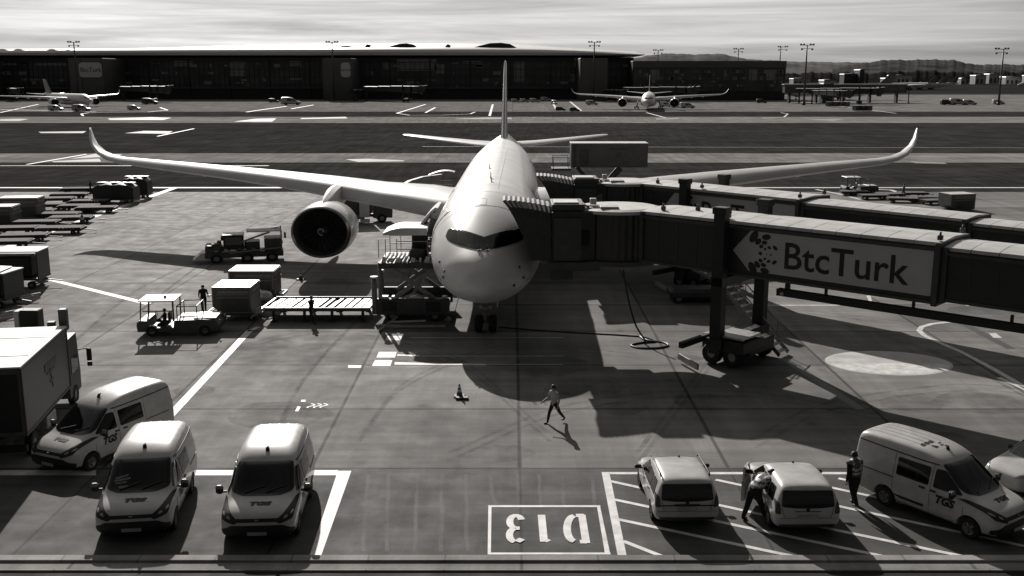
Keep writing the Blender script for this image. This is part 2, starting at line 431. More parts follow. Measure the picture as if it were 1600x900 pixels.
D = [[(909, 805), (916, 849)], [(913, 806), (900, 806)], [(917, 847), (906, 847)], arcpx(900, 826.5, 14, 20.5, 270, 100, 14) if 0 else arcpx(898, 826.5, 12, 20, -93, -267, 14)]
One = [[(846, 805), (850, 847)], [(850, 846), (857, 843)]]
Thr = [arcpx(804, 816, 9, 10, -80, 80+80, 10) if 0 else arcpx(806, 816, 9.5, 10, -20, -260, 12), arcpx(806, 837, 10, 10.5, 100, 260, 10), [(806, 826.5), (812, 826.5)], [(808, 847.5), (816, 843)]]
mark('stand_number', stencil(None, D, .26), z=.017, zstep=.0006)
mark('stand_number', stencil(None, One, .26), z=.017, zstep=.0006)
mark('stand_number', stencil(None, Thr, .24), z=.017, zstep=.0006)
# small plates and ticks by the nose wheel
mark('stop_marks', [pxpoly(p) for p in ([(592, 550), (620, 550), (617, 559), (588, 559)], [(586, 563), (613, 563), (610, 572), (581, 572)],
      [(605, 525), (628, 525), (626, 532), (602, 532)], [(544, 571), (565, 571), (564, 575), (544, 575)], [(621, 554), (655, 555), (655, 557), (620, 556)],
      [(617, 566), (650, 567), (760, 569), (760, 571), (616, 570)], [(471, 625), (478, 625), (477, 628), (470, 628)], [(465, 635), (470, 636), (466, 643), (461, 643)])])
mark('nose_wheel_lines', [pxpoly([(640, y), (880, y), (880, y+1.2), (640, y+1.2)]) for y in (527, 556, 569)], m=M['yellow'], z=.010)
sq = []
for dx in (0, 10, 20): sq += path([gp(486+dx+6*math.sin(i*.9), 631+i*1.1) for i in range(7)], .09)
mark('chalk_scribble', sq, zstep=.0004)
# right-hand side: circle, curved lead line, box line
cc = gp(1388, 567); mk = MB().m(mat('disc_paint', .55, .6, var=.25, scale=.8)); 
mk._f(mk.ring([(cc.x+3.3*cos(2*pi*i/48), cc.y+2.35*sin(2*pi*i/48), .010) for i in range(48)])); o = mk.build('painted_disc', fixn=False); o['kind'] = 'structure'
mk = MB().m(M['paint']); mk._f(mk.ring([(cc.x+3.15*cos(pi+pi*i/24)+.0, cc.y-.15+2.0*sin(pi+pi*i/24), .014) for i in range(25)])); o = mk.build('disc_lit_crescent', fixn=False); o['kind'] = 'structure'  # paler lower half: the sunlit crescent of the disc, painted in
cv = [gp(1620, 712), gp(1540, 655), gp(1455, 537), gp(1436, 520), gp(1440, 511), gp(1460, 506), gp(1500, 503)]
cv = [gp(*p) for p in ((1630, 622), (1555, 578), (1500, 549), (1460, 532), (1444, 524), (1436, 517), (1440, 511), (1455, 506.5), (1475, 504), (1500, 503))]
mark('curved_lead_line', path(cv, .32))
mark('box_line', path([gp(*p) for p in ((1190, 477), (1362, 477), (1357, 462))], .28))
mark('lead_line', path([gp(*p) for p in ((1560, 590), (1640, 625))], .3))
mark('painted_patch', [pxpoly([(1480, 462), (1555, 462), (1572, 470), (1560, 478), (1510, 478)])], z=.01)
mark('painted_plate', [pxpoly([(1545, 521), (1556, 521), (1566, 528), (1552, 528)])])
mark('slot_drain', [pl((1498, 502), (1580, 545), .55), pl((1225, 560), (1345, 640), .5)], m=M['dgrey'], z=.011)
mark('side_taxi_line', path([gp(*p) for p in ((1275, 296), (1310, 303), (1345, 312))], .5))
mark('side_taxi_line', path([gp(*p) for p in ((1372, 296), (1392, 297), (1405, 301), (1412, 306), (1425, 309))], .7))
# arc of a lead-in line seen over the wing root
mark('curved_lead_line', path([gp(*p) for p in ((622, 297), (626, 290), (640, 282), (660, 276), (690, 272))], .55))
# distant taxiway and runway markings, plus white glare streaks painted as pale patches
fm = []
for a, b, y0, y1 in ((45, 96, 0, 0),): pass
for p in ([(168, 185), (236, 183), (268, 184), (255, 187.5), (172, 187.5)], [(0, 186), (30, 185.5), (45, 186), (30, 189), (0, 189)], [(365, 190), (400, 185.5), (432, 185), (425, 190)],
          [(470, 184.5), (540, 182.5), (543, 185), (470, 186)], [(540, 249), (575, 248), (630, 250.5), (632, 252), (560, 253)], [(705, 186), (760, 183.5), (800, 184), (800, 186)],
          [(1025, 185), (1060, 184), (1062, 186), (1025, 187)], [(1262, 187), (1300, 185.5), (1320, 187), (1300, 189)], [(195, 208), (225, 204.5), (270, 205), (262, 209)], [(60, 206), (135, 205), (130, 208), (64, 208)],
          [(80, 252), (155, 248), (158, 252.5), (85, 253.5)], [(1420, 252), (1475, 254), (1480, 256), (1430, 255)], [(110, 248), (150, 240), (192, 241.5), (180, 244)]):
    fm.append(pxpoly(p))
mark('marks_and_glare', fm, m=mat('paint_and_glare', .36, .6, var=.3, scale=.5, spec=.05))
mark('taxiway_line', [pl((42, 257), (135, 241), .6), pl((246, 213), (303, 201), .6), pl((0, 259), (420, 259), .5), pl((660, 229), (1600, 231), .3)])
fl = []
for a, b in (((0, 176), (60, 163)), ((385, 175), (448, 166)), ((455, 170), (490, 164)), ((620, 177), (665, 163)), ((665, 176), (680, 168)), ((765, 181), (770, 163)), ((862, 158), (870, 172)),
             ((890, 158), (908, 173)), ((1010, 176), (1040, 184)), ((1240, 157), (1400, 177)), ((0, 171), (150, 175))): fl.append(pl(a, b, .9))
fl += path([gp(*p) for p in ((620, 177), (640, 180), (690, 180), (735, 178), (742, 175))], .7)
fl += path([gp(*p) for p in ((1190, 185), (1225, 183), (1231, 178), (1220, 176))], .7)
fl += path([gp(*p) for p in ((130, 181), (127, 178), (140, 176), (230, 175), (262, 172), (250, 168))], .7)
mark('stand_lines', fl)

# ------------------------------------------------------------------ hills
def ridge(name, prof, dist, depth, m, seed, kind='structure', rough_=1.0):
    """prof: (photo x, crest height in m)"""
    rnd = random.Random(seed); mb = MB().m(m); n = 260; x0 = prof[0][0]; x1 = prof[-1][0]; rings = []
    for i in range(n+1):
        px = x0+(x1-x0)*i/n; h = catmull(prof, px)[0]; h += rough_*(sum(sin(px*f+ph)*a for f, ph, a in ((.11, 1, .7), (.23, 2, .8), (.47, .5, .7), (.9, 0, .4)))+rnd.uniform(-.12, .12))
        x = (px-800)/FPX*dist; rg = []
        for v, k in ((-.5, -.1), (-.4, .18), (-.3, .42), (-.2, .66), (-.1, .86), (0, 1), (.1, .9), (.3, .5), (.5, -.1)): rg.append((x*(1+v*depth/dist), dist+v*depth, h*k+(rnd.uniform(-.003, .003)*h if 0 < k < 1 else 0)))
        rings.append(rg)
    mb.skin(rings, cap=False, closed=False, smooth=True); o = mb.build(name, fixn=False); o['kind'] = kind; return o
G_hill = mat('hill_scrub', .17, .95, spec=0, var=.45, scale=.012, tint=(1, .98, .95)); G_hill2 = mat('wood_scrub', .09, .95, spec=0, var=.5, scale=.02)
def hy(y, d): return (115-y)/FPX*d+15
ridge('hills', [(860, hy(99, 4200)), (940, hy(90, 4200)), (985, hy(92, 4200)), (1005, hy(88, 4200)), (1045, hy(85, 4200)), (1085, hy(86.5, 4200)), (1120, hy(85.5, 4200)), (1150, hy(92, 4200)), (1190, hy(95, 4200)), (1230, hy(97, 4200)), (1300, hy(98, 4200)), (1360, hy(99, 4200)), (1450, hy(101, 4200)), (1700, hy(103, 4200))], 4200, 900, G_hill, 3)
ridge('hills', [(1290, hy(106, 3200)), (1330, hy(100, 3200)), (1350, hy(97, 3200)), (1366, hy(95.2, 3200)), (1390, hy(94.6, 3200)), (1430, hy(94.3, 3200)), (1470, hy(94.4, 3200)), (1482, hy(96.5, 3200)), (1495, hy(100, 3200)), (1510, hy(101, 3200)), (1560, hy(101.5, 3200)), (1650, hy(101.5, 3200)), (1760, hy(101, 3200))], 3200, 800, G_hill2, 5)

# ------------------------------------------------------------------ terminal across the runway
TY = 625.0
def tx(px, Y=TY): return (px-800)/FPX*Y*1.002
def tz(py, Y=TY): return CAM_H+(115-py)/FPX*Y
G_tglass = mat('terminal_glazing', .055, .3, var=.75, scale=.12, spec=.4, tint=(.9, 1, 1), coat=0)
G_tdark = mat('terminal_dark_cladding', .03, .6, var=.3, scale=.1, tint=(.95, 1, 1))
G_tpyl = mat('terminal_pylon_cladding', .10, .6, var=.2, scale=.1)
G_troof = mat('terminal_roof_sheet', .62, .4, var=.08, scale=.02)
T = thing('terminal_building', 'long dark glazed airport pier with pale curved roof across the runway', 'building', (0, TY, 0))
mb = MB().m(G_tdark)
xl, xr = tx(-260), tx(985); mb.box(((xl+xr)/2, 45, tz(91)/2), (xr-xl, 90, tz(91))); mb.build('wall', T)
# glazing with mullions
mb = MB().m(G_tglass); mb.box(((xl+xr)/2, -.1, (tz(97)+7)/2), (xr-xl-.2, .3, tz(97)-7)); mb.build('glazing', T)
mb = MB().m(G_tdark)
x = xl
while x < xr: mb.box((x, -.35, (tz(97)+7)/2), (.3, .3, tz(97)-7)); x += 3.0
x = xl+6
while x < xr: mb.box((x, -.7, tz(93)/2), (.9, .8, tz(93))); x += 24
for z in (8.5, 13, 17.5, 21.5): mb.box(((xl+xr)/2, -.4, z), (xr-xl, .3, .35))
mb.build('mullions', T)
mb = MB().m(G_tpyl)
for z in (6.6,): mb.box(((xl+xr)/2, -1.0, z), (xr-xl, 2.0, .7))
mb.build('canopy', T)
# roof: eave + curved crown
mb = MB().m(G_troof); rings = []
for i in range(61):
    px = -260+(1000+260)*i/60; x = tx(px); c = 0
    top = catmull([(-260, 81), (0, 80), (200, 79), (420, 73.5), (640, 71.5), (800, 73), (900, 79), (1000, 84)], px)[0]
    e = catmull([(-260, 81), (0, 81), (400, 79.5), (800, 79.5), (930, 82), (1000, 86)], px)[0]
    rings.append([(x, -6, tz(87.8)), (x, -6.4, tz((e+87.8)/2)), (x, -4.5, tz(e)), (x, 12, tz((top*.5+e*.5))*1.003), (x, 45, tz(top)*1.01+1.5), (x, 80, tz(e)), (x, 96, tz(88)), (x, 45, tz(88.5))])
mb.skin(rings); mb.build('roof', T, autosmooth=True)
for px, w, h, yb in ((540, 16, 1.2, 72.5), (630, 22, 2.0, 71.5), (773, 34, 2.8, 73), (575, 4, 1.6, 71.5), (700, 4, 1.6, 71.5), (5, 9, 2, 80), (30, 9, 2, 80), (82, 9, 2, 80), (108, 4, 1.6, 80)):
    mb = MB().m(G_tdark); ww = w/FPX*TY
    mb.skin([[(tx(px)+a*ww, 20+d, tz(yb)-1.5+h*.22*cc_) for d in (-6, 6)]+[(tx(px)+a*ww, 20+d, tz(yb)-2.8) for d in (6, -6)] for a, cc_ in ((-1, .9), (-.6, 3.2), (-.2, 5.2), (.3, 5.6), (.7, 4.4), (1, 1))])
    mb.build('rooflight', T)
for px, w, pr_ in ((-40, 45, 30), (150, 50, 34), (533, 42, 34), (925, 40, 34)):
    mb = MB().m(G_tpyl); ww = w/FPX*TY
    mb.box((tx(px, TY-pr_), -pr_/2, tz(93)/2), (ww, pr_, tz(93)), bev=.3)
    mb.box((tx(px, TY-pr_)-ww*.28, -pr_-.3, tz(93)/2-.4), (ww*.3, .6, tz(93)-.8)); p = mb.build('pier_tower', T)
    # lettered banner on its side
    if px in (150, 533):
        mb = MB().m(M['banner']); zz = tz(110); rw = ww*.34 if px == 150 else ww*.18
        mb.prism(rounded([(tx(px, TY-pr_)+ww*.5-2*rw, zz-4.0), (tx(px, TY-pr_)+ww*.5-.5, zz-4.0), (tx(px, TY-pr_)+ww*.5-.5, zz+4.2), (tx(px, TY-pr_)+ww*.5-2*rw, zz+4.2)], 2.0), -pr_-.75, -pr_-.45, 'y')
        bn = mb.build('banner', p)
        bn2 = flat_text('ONLINE' if 0 else 'BtcTurk', Matrix.Translation((tx(px, TY-pr_)+ww*.5-rw, -pr_-.82, zz)) @ Matrix.Rotation(pi/2, 4, 'X'), rw*.55, 'banner_lettering', p, M['ink'], bold=.02)
# patches on the glazing: blinds, with lit floor and reflections put into the colour
G_blind_lit = mat('blind_lit_tone', .24, .7, var=.3, scale=.3); rnd = random.Random(4)
for px, py, w, h in ((30, 101, 30, 3), (105, 101, 60, 4), (60, 124, 16, 3), (75, 124, 10, 3), (112, 125, 10, 2.4), (380, 108, 26, 22), (300, 100, 30, 8), (470, 100, 18, 8), (470, 123, 18, 3), (610, 104, 12, 12),
                     (655, 102, 60, 18), (690, 108, 14, 14), (740, 98, 30, 4), (811, 112, 16, 30), (900, 98, 10, 14), (395, 132, 8, 3), (716, 135, 4, 4), (762, 124, 4, 4), (775, 132, 4, 4), (892, 121, 8, 12), (420, 121, 6, 2)):
    mb = MB().m(G_blind_lit); mb.box((tx(px), -.32, tz(py)), (w/FPX*TY, .12, h/FPX*TY)); mb.build('blind_lit_patch', T)
for i in range(62):
    px = rnd.uniform(-20, 975); 
    if any(abs(px-q) < 30 for q in (150, 533, 925)): continue
    mb = MB().m(G_blind_lit); zc_ = rnd.choice((9.6, 11.2, 15.3, 19.6, 21)); mb.box((tx(px), -.5, zc_), (rnd.uniform(.7, 5), .1, rnd.uniform(.4, 2.2))); mb.build('blind_lit_patch', T)
# low right block
T2Y = 600.0
T2 = thing('terminal_annex', 'lower flat-roofed dark glazed block right of the long pier', 'building', (0, T2Y, 0))
a, b = tx(984, T2Y), tx(1218, T2Y); mb = MB().m(G_tdark); mb.box(((a+b)/2, 30, tz(96, T2Y)/2), (b-a, 60, tz(96, T2Y)), bev=.2); mb.build('wall', T2)
mb = MB().m(G_tpyl); mb.box(((a+b)/2, -.3, tz(101, T2Y)), (b-a, .6, tz(96, T2Y)-tz(106, T2Y))); mb.build('fascia', T2)
mb = MB().m(G_tglass); mb.box(((a+b)/2, -.15, (tz(107, T2Y)+5)/2), (b-a-1, .3, tz(107, T2Y)-5)); mb.build('glazing', T2)
mb = MB().m(G_tpyl); x = a+1
while x < b: mb.box((x, -.4, (tz(107, T2Y)+5)/2), (.35, .3, tz(107, T2Y)-5)); x += 3.2
for z in (8.5, 12, 15.5): mb.box(((a+b)/2, -.36, z), (b-a, .2, .3))
mb.build('mullions', T2)
for i in range(70):
    px = rnd.uniform(990, 1212); py = rnd.choice([112, 117, 122, 127, 133]); mb = MB().m(G_blind_lit); mb.box((tx(px, T2Y), -.42, tz(py, T2Y)), (rnd.uniform(.6, 2.8), .1, rnd.uniform(.5, 2.0))); mb.build('blind_lit_patch', T2)
for px in (1018, 1168, 1195): mb = MB().m(G_blind_lit); mb.box((tx(px, T2Y), -.46, tz(117, T2Y)), (5, .1, 6)); mb.build('blind_lit_patch', T2)

# ------------------------------------------------------------------ light masts
mast_m = mat('mast_steel', .05, .5, var=.2)
def mast(px, top, Y, base_z=0, label='', side=0):
    h = tz(top, Y); t = thing('floodlight_mast', label, 'light mast', (tx(px, Y), Y, 0), 0, 'floodlight masts beyond the runway')
    mb = MB().m(mast_m); mb.cyl((0, 0, 0), (0, 0, h), .55, .3, 10); mb.cyl((0, 0, 0), (0, 0, 1.4), .9, .8, 10); mb.build('pole', t)
    mb = MB().m(mast_m); mb.bar((-3.2+side, 0, h-.2), (3.2+side, 0, h-.2), .25); mb.bar((0, -1.6, h-.2), (0, 1.6, h-.2), .25); mb.bar((-2.6+side, 0, h-1.8), (2.6+side, 0, h-1.8), .2); mb.build('crossarm', t)
    for a in (-3, -1.6, 1.6, 3):
        mb = MB().m(mast_m); mb.box((a+side, -.3, h+.1), (.95, .7, .7), rx=.5, bev=.08); mb.build('floodlight', t)
    for a in (-2.5, 2.5):
        mb = MB().m(mast_m); mb.box((a+side, -.3, h-2.1), (.9, .7, .7), rx=.5, bev=.08); mb.build('floodlight', t)
    return t
mast(135, 68, 580, label='tall floodlight mast in front of the leftmost pier tower')
mast(527, 68, 580, label='tall floodlight mast beside the middle pier tower')
mast(925, 68, 580, label='tall floodlight mast at the right end of the long pale roof')
mast(1022, 80, 700, label='floodlight mast rising behind the low annex near its left end')
mast(1144, 78, 700, label='floodlight mast rising behind the middle of the low annex')
mast(1208, 75, 700, label='floodlight mast at the right corner of the low annex', side=1.4)
mast(1248, 72, 505, label='tall floodlight mast standing right of the low annex on the apron')
mast(1547, 78, 505, label='lone dark floodlight mast near the right edge of the photo', side=-1)
# ------------------------------------------------------------------ airliner (nose at y=0, tail towards +y)
ZT = [(0, 3.9), (.3, 4.45), (.8, 4.85), (1.5, 5.25), (2.3, 5.62), (3.6, 6.28), (5, 6.9), (6.5, 7.45), (8, 7.8), (10, 8.02), (12.5, 8.08), (44, 8.08), (52, 8.1), (60, 8.12), (64.5, 8.0), (66.8, 7.6)]
ZB = [(0, 3.6), (.3, 3.2), (.8, 2.9), (1.6, 2.50), (3, 2.22), (5, 2.07), (7.5, 2.02), (10, 1.98), (41, 1.98), (45, 2.2), (50, 3.2), (56, 4.7), (62, 6.2), (65, 6.85), (66.8, 7.1)]
RX = [(0, .12), (.3, .75), (.8, 1.18), (1.6, 1.80), (2.6, 2.22), (4, 2.6), (5.5, 2.82), (7.5, 2.94), (9.5, 2.98), (42, 2.98), (47, 2.8), (52, 2.3), (57, 1.65), (62, .95), (65, .5), (66.8, .2)]
def fus(y): return catmull(ZT, y)[0], catmull(ZB, y)[0], catmull(RX, y)[0]
LAY = dict(white=M['plane'])
FINM = mat('fin_dark_paint', .10, .3, var=.15, scale=.5, coat=.4)
def airliner(name, label, detail=True, group=None):
    A = thing(name, label, 'airliner', group=group)
    ys = [0, .02, .06, .13, .22, .35, .5, .7, .95, 1.25, 1.6, 2, 2.5, 3, 3.6, 4.2, 5, 6, 7, 8, 9, 10, 12]+[14+2*i for i in range(15)]+[43, 45, 47, 50, 53, 56, 59, 62, 64, 65.5, 66.8]
    rings = []
    for y in ys:
        if y < .3:
            f = (y/.3)**.5; t, b, r = fus(.3); c = 3.75; t = c+(t-c)*f; b = c-(c-b)*f; r = r*f
            if y == 0: t, b, r = 3.78, 3.72, .04
        else: t, b, r = fus(y)
        zc = (t+b)/2; rz = (t-b)/2
        rings.append([(r*cos(2*pi*k/56), y, zc+rz*sin(2*pi*k/56)) for k in range(56)])
    mb = MB().m(M['plane']); mb.skin(rings); F = mb.build('fuselage', A, autosmooth=True)
    bv = bvh_of(F)
    # cockpit glazing
    def zb_(x): return 5.44+.12*(abs(x)/1.9)+.12*(abs(x)/1.9)**2
    def zt_(x): u = abs(x)/1.9; return 5.98+.27*sin(min(1, u/.72)*pi/2)-.05*u
    xs = [-1.97+3.94*i/40 for i in range(41)]
    top = []; bot = []
    for x in xs:
        u = abs(x)/1.97; e = max(0, (u-.84)/.16); rnd_ = sqrt(max(0, 1-e*e))
        m_ = (zt_(x)+zb_(x))/2-.12*e; top.append((x, m_+(zt_(x)-m_)*rnd_)); bot.append((x, m_-(m_-zb_(x))*rnd_**.7))
    poly = bot[1:-1]+list(reversed(top)) ; poly = [bot[0]]+poly if 0 else poly
    ws = project(bv, [poly], 'y', 1, 'windshield', A, M['mask'], off=.03, step=.16, rim=.06)
    for x0, x1 in ((-1.90, -1.36), (-1.3, -.72), (-.66, -.03), (.03, .66), (.72, 1.3), (1.36, 1.90)):
        k = 8; xs2 = [x0+(x1-x0)*i/k for i in range(k+1)]
        def lim(x, f):
            u = abs(x)/1.97; e = max(0, (u-.84)/.16); r_ = sqrt(max(0, 1-e*e)); m_ = (zt_(x)+zb_(x))/2-.12*e
            return (m_+(zt_(x)-m_)*r_-.05) if f else (m_-(m_-zb_(x))*r_**.7+.05)
        pp = [(x, lim(x, 0)) for x in xs2]+[(x, lim(x, 1)) for x in reversed(xs2)]
        project(bv, [rounded(pp, .05, 2)], 'y', 1, 'pane', ws, M['visor'], off=.036, step=.16, rim=0)
    W_m = M['wing']
    # wings
    af = [(1, 0), (.8, .035), (.55, .07), (.3, .088), (.12, .07), (.03, .035), (0, 0), (.03, -.02), (.12, -.035), (.35, -.045), (.6, -.03), (.85, -.01)]
    ST = [(2.4, 20.3, 13.8, 4.15, 0), (4.5, 22.0, 12.2, 4.6, 0), (8, 24.6, 9.9, 4.95, 0), (11.5, 26.9, 8.2, 5.35, 0), (16, 29.9, 6.6, 5.8, 0), (21.5, 33.4, 5.2, 6.2, 0), (27.5, 37.2, 4.0, 6.55, 0), (31.3, 39.8, 3.2, 6.75, .1),
          (32.8, 41.0, 2.6, 7.0, .3), (33.9, 42.0, 2.1, 7.45, .65), (34.7, 43.0, 1.6, 8.1, 1.0), (35.15, 43.9, 1.1, 8.8, 1.2), (35.45, 44.8, .6, 9.45, 1.3), (35.6, 45.3, .25, 9.75, 1.3)]
    for s in (-1, 1):
        mb = MB().m(W_m); rings = []
        for x, ly, c, z, roll in ST:
            th = 1.3 if x < 9 else 1.45
            rings.append([(s*(x-sin(roll)*h*c*th), ly+q*c, z+cos(roll)*(h*c*th+q*.045*c)) for q, h in af])
        mb.skin(rings); wg = mb.build('wing', A, autosmooth=True)
        if detail:
            for xx, ln in ((7.0, 3.8), (14, 3.4), (19, 3.0), (24, 2.4)):
                ly, c, z = catmull([q[:4] for q in ST], xx)
                mb = MB().m(W_m); y0 = ly+c*.55
                mb.skin([[(s*xx+r*cos(t*pi/4), y0+a*ln, z-.28-.2*a+r*1.3*sin(t*pi/4)) for t in range(8)] for a, r in ((0, .03), (.2, .22), (.6, .3), (1.1, .22), (1.5, .03))])
                mb.build('flap_fairing', wg)
            mb = MB().m(M['lgrey'])
            for i in range(len(ST)-5):
                (xa, ya, ca, za, _), (xb, yb, cb, zb2, _) = ST[i], ST[i+1]
                if i < 1: continue
                mb.bar((s*xa, ya+ca*.16, za+ca*.088), (s*xb, yb+cb*.16, zb2+cb*.088), .05, .02)
            mb.build('slat_seam', wg)
    # wing-body fairing
    mb = MB().m(M['plane']); mb.skin([[(r*cos(2*pi*k/24)*1.0, y, zc+h*sin(2*pi*k/24)) for k in range(24)] for y, r, zc, h in ((17, .4, 2.5, .3), (20, 2.7, 2.8, 1.3), (24, 3.5, 3.1, 1.75), (32, 3.55, 3.0, 1.75), (38, 2.9, 2.8, 1.3), (42, .6, 2.5, .4))])
    mb.build('belly_fairing', A, autosmooth=True)
    # engines
    EX, EY, EZ = 11.3, 20.3, 3.35
    for s in (-1, 1):
        c = (s*EX, EY, EZ); mb = MB().m(M['white'])
        mb.lathe([(.14, 1.73), (.05, 1.77), (0, 1.83), (.06, 1.90), (.3, 1.97), (.9, 2.06), (2.0, 2.10), (3.4, 2.02), (4.8, 1.75), (5.4, 1.58), (5.4, 1.45), (4.5, 1.45)], c=c, n=56)
        e = mb.build('engine', A, autosmooth=True)
        mb = MB().m(M['barrel']); mb.lathe([(1.7, 1.60), (.8, 1.62), (.35, 1.67), (.12, 1.735)], c=c, n=56); mb.build('inlet_barrel', e, autosmooth=True)
        mb = MB().m(M['chrome']); mb.lathe([(.14, 1.725), (.05, 1.765), (.0, 1.83), (.05, 1.895), (.27, 1.97)], c=(c[0], c[1]-.012, c[2]), n=56); mb.build('inlet_lip', e, autosmooth=True)
        mb = MB().m(M['dgrey']); mb.lathe([(4.6, 1.35), (5.2, 1.2), (6.4, .85), (6.5, .7), (5, .6)], c=c, n=32); mb.lathe([(5.6, .65), (6.6, .5), (7.6, .05)], c=c, n=24); mb.build('exhaust_cone', e)
        mb = MB().m(M['fan'])
        for k in range(22):
            a = 2*pi*k/22; r0, r1 = .42, 1.58; pts = []
            for r, tw, w in ((r0, .9, .20), (.9, .55, .26), (r1, .25, .30)):
                ca, sa = cos(a+r*.18), sin(a+r*.18); tv = Vector((-sa, 0, ca)); ax_ = Vector((0, 1, 0)); d_ = tv*sin(pi/2-tw)*w*.9+ax_*w*.6
                p = Vector((c[0]+ca*r, c[1]+1.05, c[2]+sa*r)); pts.append((p-d_*.5, p+d_*.5))
            for i in range(2): mb.quad([pts[i][0], pts[i][1], pts[i+1][1], pts[i+1][0]])
        mb.m(M['black']); mb.m(M['dgrey']); mb.lathe([(1.5, 1.62), (1.51, .02)], c=c, n=40); mb.build('fan', e)
        mb = MB().m(M['dgrey']); mb.lathe([(.35, .02), (.5, .16), (.8, .32), (1.15, .43), (1.3, .44)], c=c, n=24)
        sp_ = mb.build('spinner', e, autosmooth=True)
        mb = MB().m(M['panel'])
        for i in range(14):
            t = i/14*1.5*pi; q = .12+.22*i/14; yy = .45+.42*(i/14); t2 = (i+1)/14*1.5*pi; q2 = .12+.22*(i+1)/14; yy2 = .45+.42*(i+1)/14
            mb.bar((c[0]+q*cos(t), c[1]+yy-.05, c[2]+q*sin(t)), (c[0]+q2*cos(t2), c[1]+yy2-.05, c[2]+q2*sin(t2)), .05)
        mb.build('spinner_swirl', e)
        mb = MB().m(M['plane'])
        mb.skin([[(s*EX+w*a, y, z) for a, z in ((-.5, zl), (-.5, zh-.15), (0, zh), (.5, zh-.15), (.5, zl))] for y, w, zl, zh in ((EY+1.2, .12, EZ+1.9, EZ+2.12), (EY+3, .55, EZ+1.7, EZ+2.45), (EY+5, .7, EZ+1.4, EZ+2.75), (EY+6.8, .75, EZ+1.0, EZ+2.85), (EY+10, .3, EZ+1.2, EZ+2.2))])
        mb.build('pylon', A, autosmooth=True)
    # tail
    mb = MB().m(FINM)
    fin = [(7.7, 53.2, 10.5, .62), (8.3, 54.3, 9.2, .5), (10, 55.8, 8.1, .44), (12.6, 58.6, 6.4, .34), (15.4, 61.5, 4.7, .24), (16.3, 62.6, 3.9, .16), (16.5, 63.4, 2.6, .04)]
    sym = [(1, 0), (.75, .35), (.45, .5), (.2, .45), (.05, .25), (0, 0), (.05, -.25), (.2, -.45), (.45, -.5), (.75, -.35)]
    mb.skin([[(h*t*1.3, ly+q*c, z) for q, h in sym] for z, ly, c, t in fin]); f = mb.build('fin', A, autosmooth=True)
    mb = MB().m(M['lgrey']); mb.tube([(0, ly-.02, z) for z, ly, c, t in fin[1:-1]], .085, 8); mb.build('leading_edge', f, autosmooth=True)
    for s in (-1, 1):
        mb = MB().m(W_m)
        mb.skin([[(s*x, ly+q*c, z+h*t) for q, h in sym] for x, ly, c, z, t in ((.6, 56.8, 6.4, 7.0, .8), (3, 58.4, 5.2, 7.2, .55), (6, 60.2, 3.9, 7.5, .4), (10.0, 62.6, 2.4, 7.9, .25), (10.5, 63.4, 1.4, 7.95, .06))])
        mb.build('tailplane', A, autosmooth=True)
    # gear
    mb = MB().m(M['grey']); mb.cyl((0, 4.7, .6), (0, 4.4, 2.6), .14, .2); mb.bar((0, 4.6, 1.3), (0, 6.3, 2.4), .12); mb.box((0, 4.55, 1.6), (.35, .3, .5), bev=.05)
    ng = mb.build('nose_gear', A, autosmooth=True)
    for s in (-1, 1):
        mb = MB().m(M['rubber']); mb.lathe([(-.2, .3), (-.2, .46), (-.12, .52), (.12, .52), (.2, .46), (.2, .3)], axis='x', c=(s*.36, 4.7, .53), n=24); w = mb.build('wheel', ng, autosmooth=True)
        mb = MB().m(M['lgrey']); mb.cyl((s*.36-.12, 4.7, .53), (s*.36+.12, 4.7, .53), .28, n=16); mb.build('rim', w)
        mb = MB().m(M['plane']); mb.box((s*.62, 5.2, 1.95), (.05, 2.0, .7), bev=.02); mb.build('gear_door', ng)
        mb = MB().m(M['lamp']); mb.cyl((s*.22, 4.35, 1.6), (s*.22, 4.25, 1.6), .12, n=12); mb.build('taxi_light', ng)
    for s in (-1, 1):
        mb = MB().m(M['grey']); mb.cyl((s*5.3, 33, .8), (s*4.6, 32.6, 4), .28, .3); mb.bar((s*5.3, 31.8, .7), (s*5.3, 34.4, .7), .4); g = mb.build('main_gear', A)
        for yy in (32.2, 34.0):
            for xx in (-.7, .7):
                mb = MB().m(M['rubber']); mb.lathe([(-.25, .35), (-.25, .6), (-.15, .7), (.15, .7), (.25, .6), (.25, .35)], axis='x', c=(s*5.3+xx, yy, .7), n=18); mb.build('wheel', g)
    # doors and windows
    for s in (-1, 1):
        sg = 1 if s < 0 else -1
        for y0 in (6.9, 17.6, 41.5):
            P = rounded([(y0, 4.95), (y0+1.15, 4.95), (y0+1.15, 6.95), (y0, 6.95)], .25); 
            project(bv, [P], 'x', -s, 'door_frame', A, M['dgrey'], off=.012, step=.4, rim=.01)
            P = rounded([(y0+.06, 5.01), (y0+1.09, 5.01), (y0+1.09, 6.89), (y0+.06, 6.89)], .22)
            project(bv, [P], 'x', -s, 'door', A, M['plane'], off=.03, step=.4, rim=.01)
        if detail:
            P = rounded([(9, 5.75), (9.3, 5.75), (9.3, 6.18), (9, 6.18)], .13, 2)
            w0 = project(bv, [P], 'x', -s, 'cabin_window', A, M['glass'], off=.02, step=.2, rim=.01); k = 0
            for i in range(1, 46):
                y = 9+.62*i
                if 17.2 < y < 19.2: continue
                c = w0.copy(); COL.objects.link(c); c.location = (0, .62*i, 0)
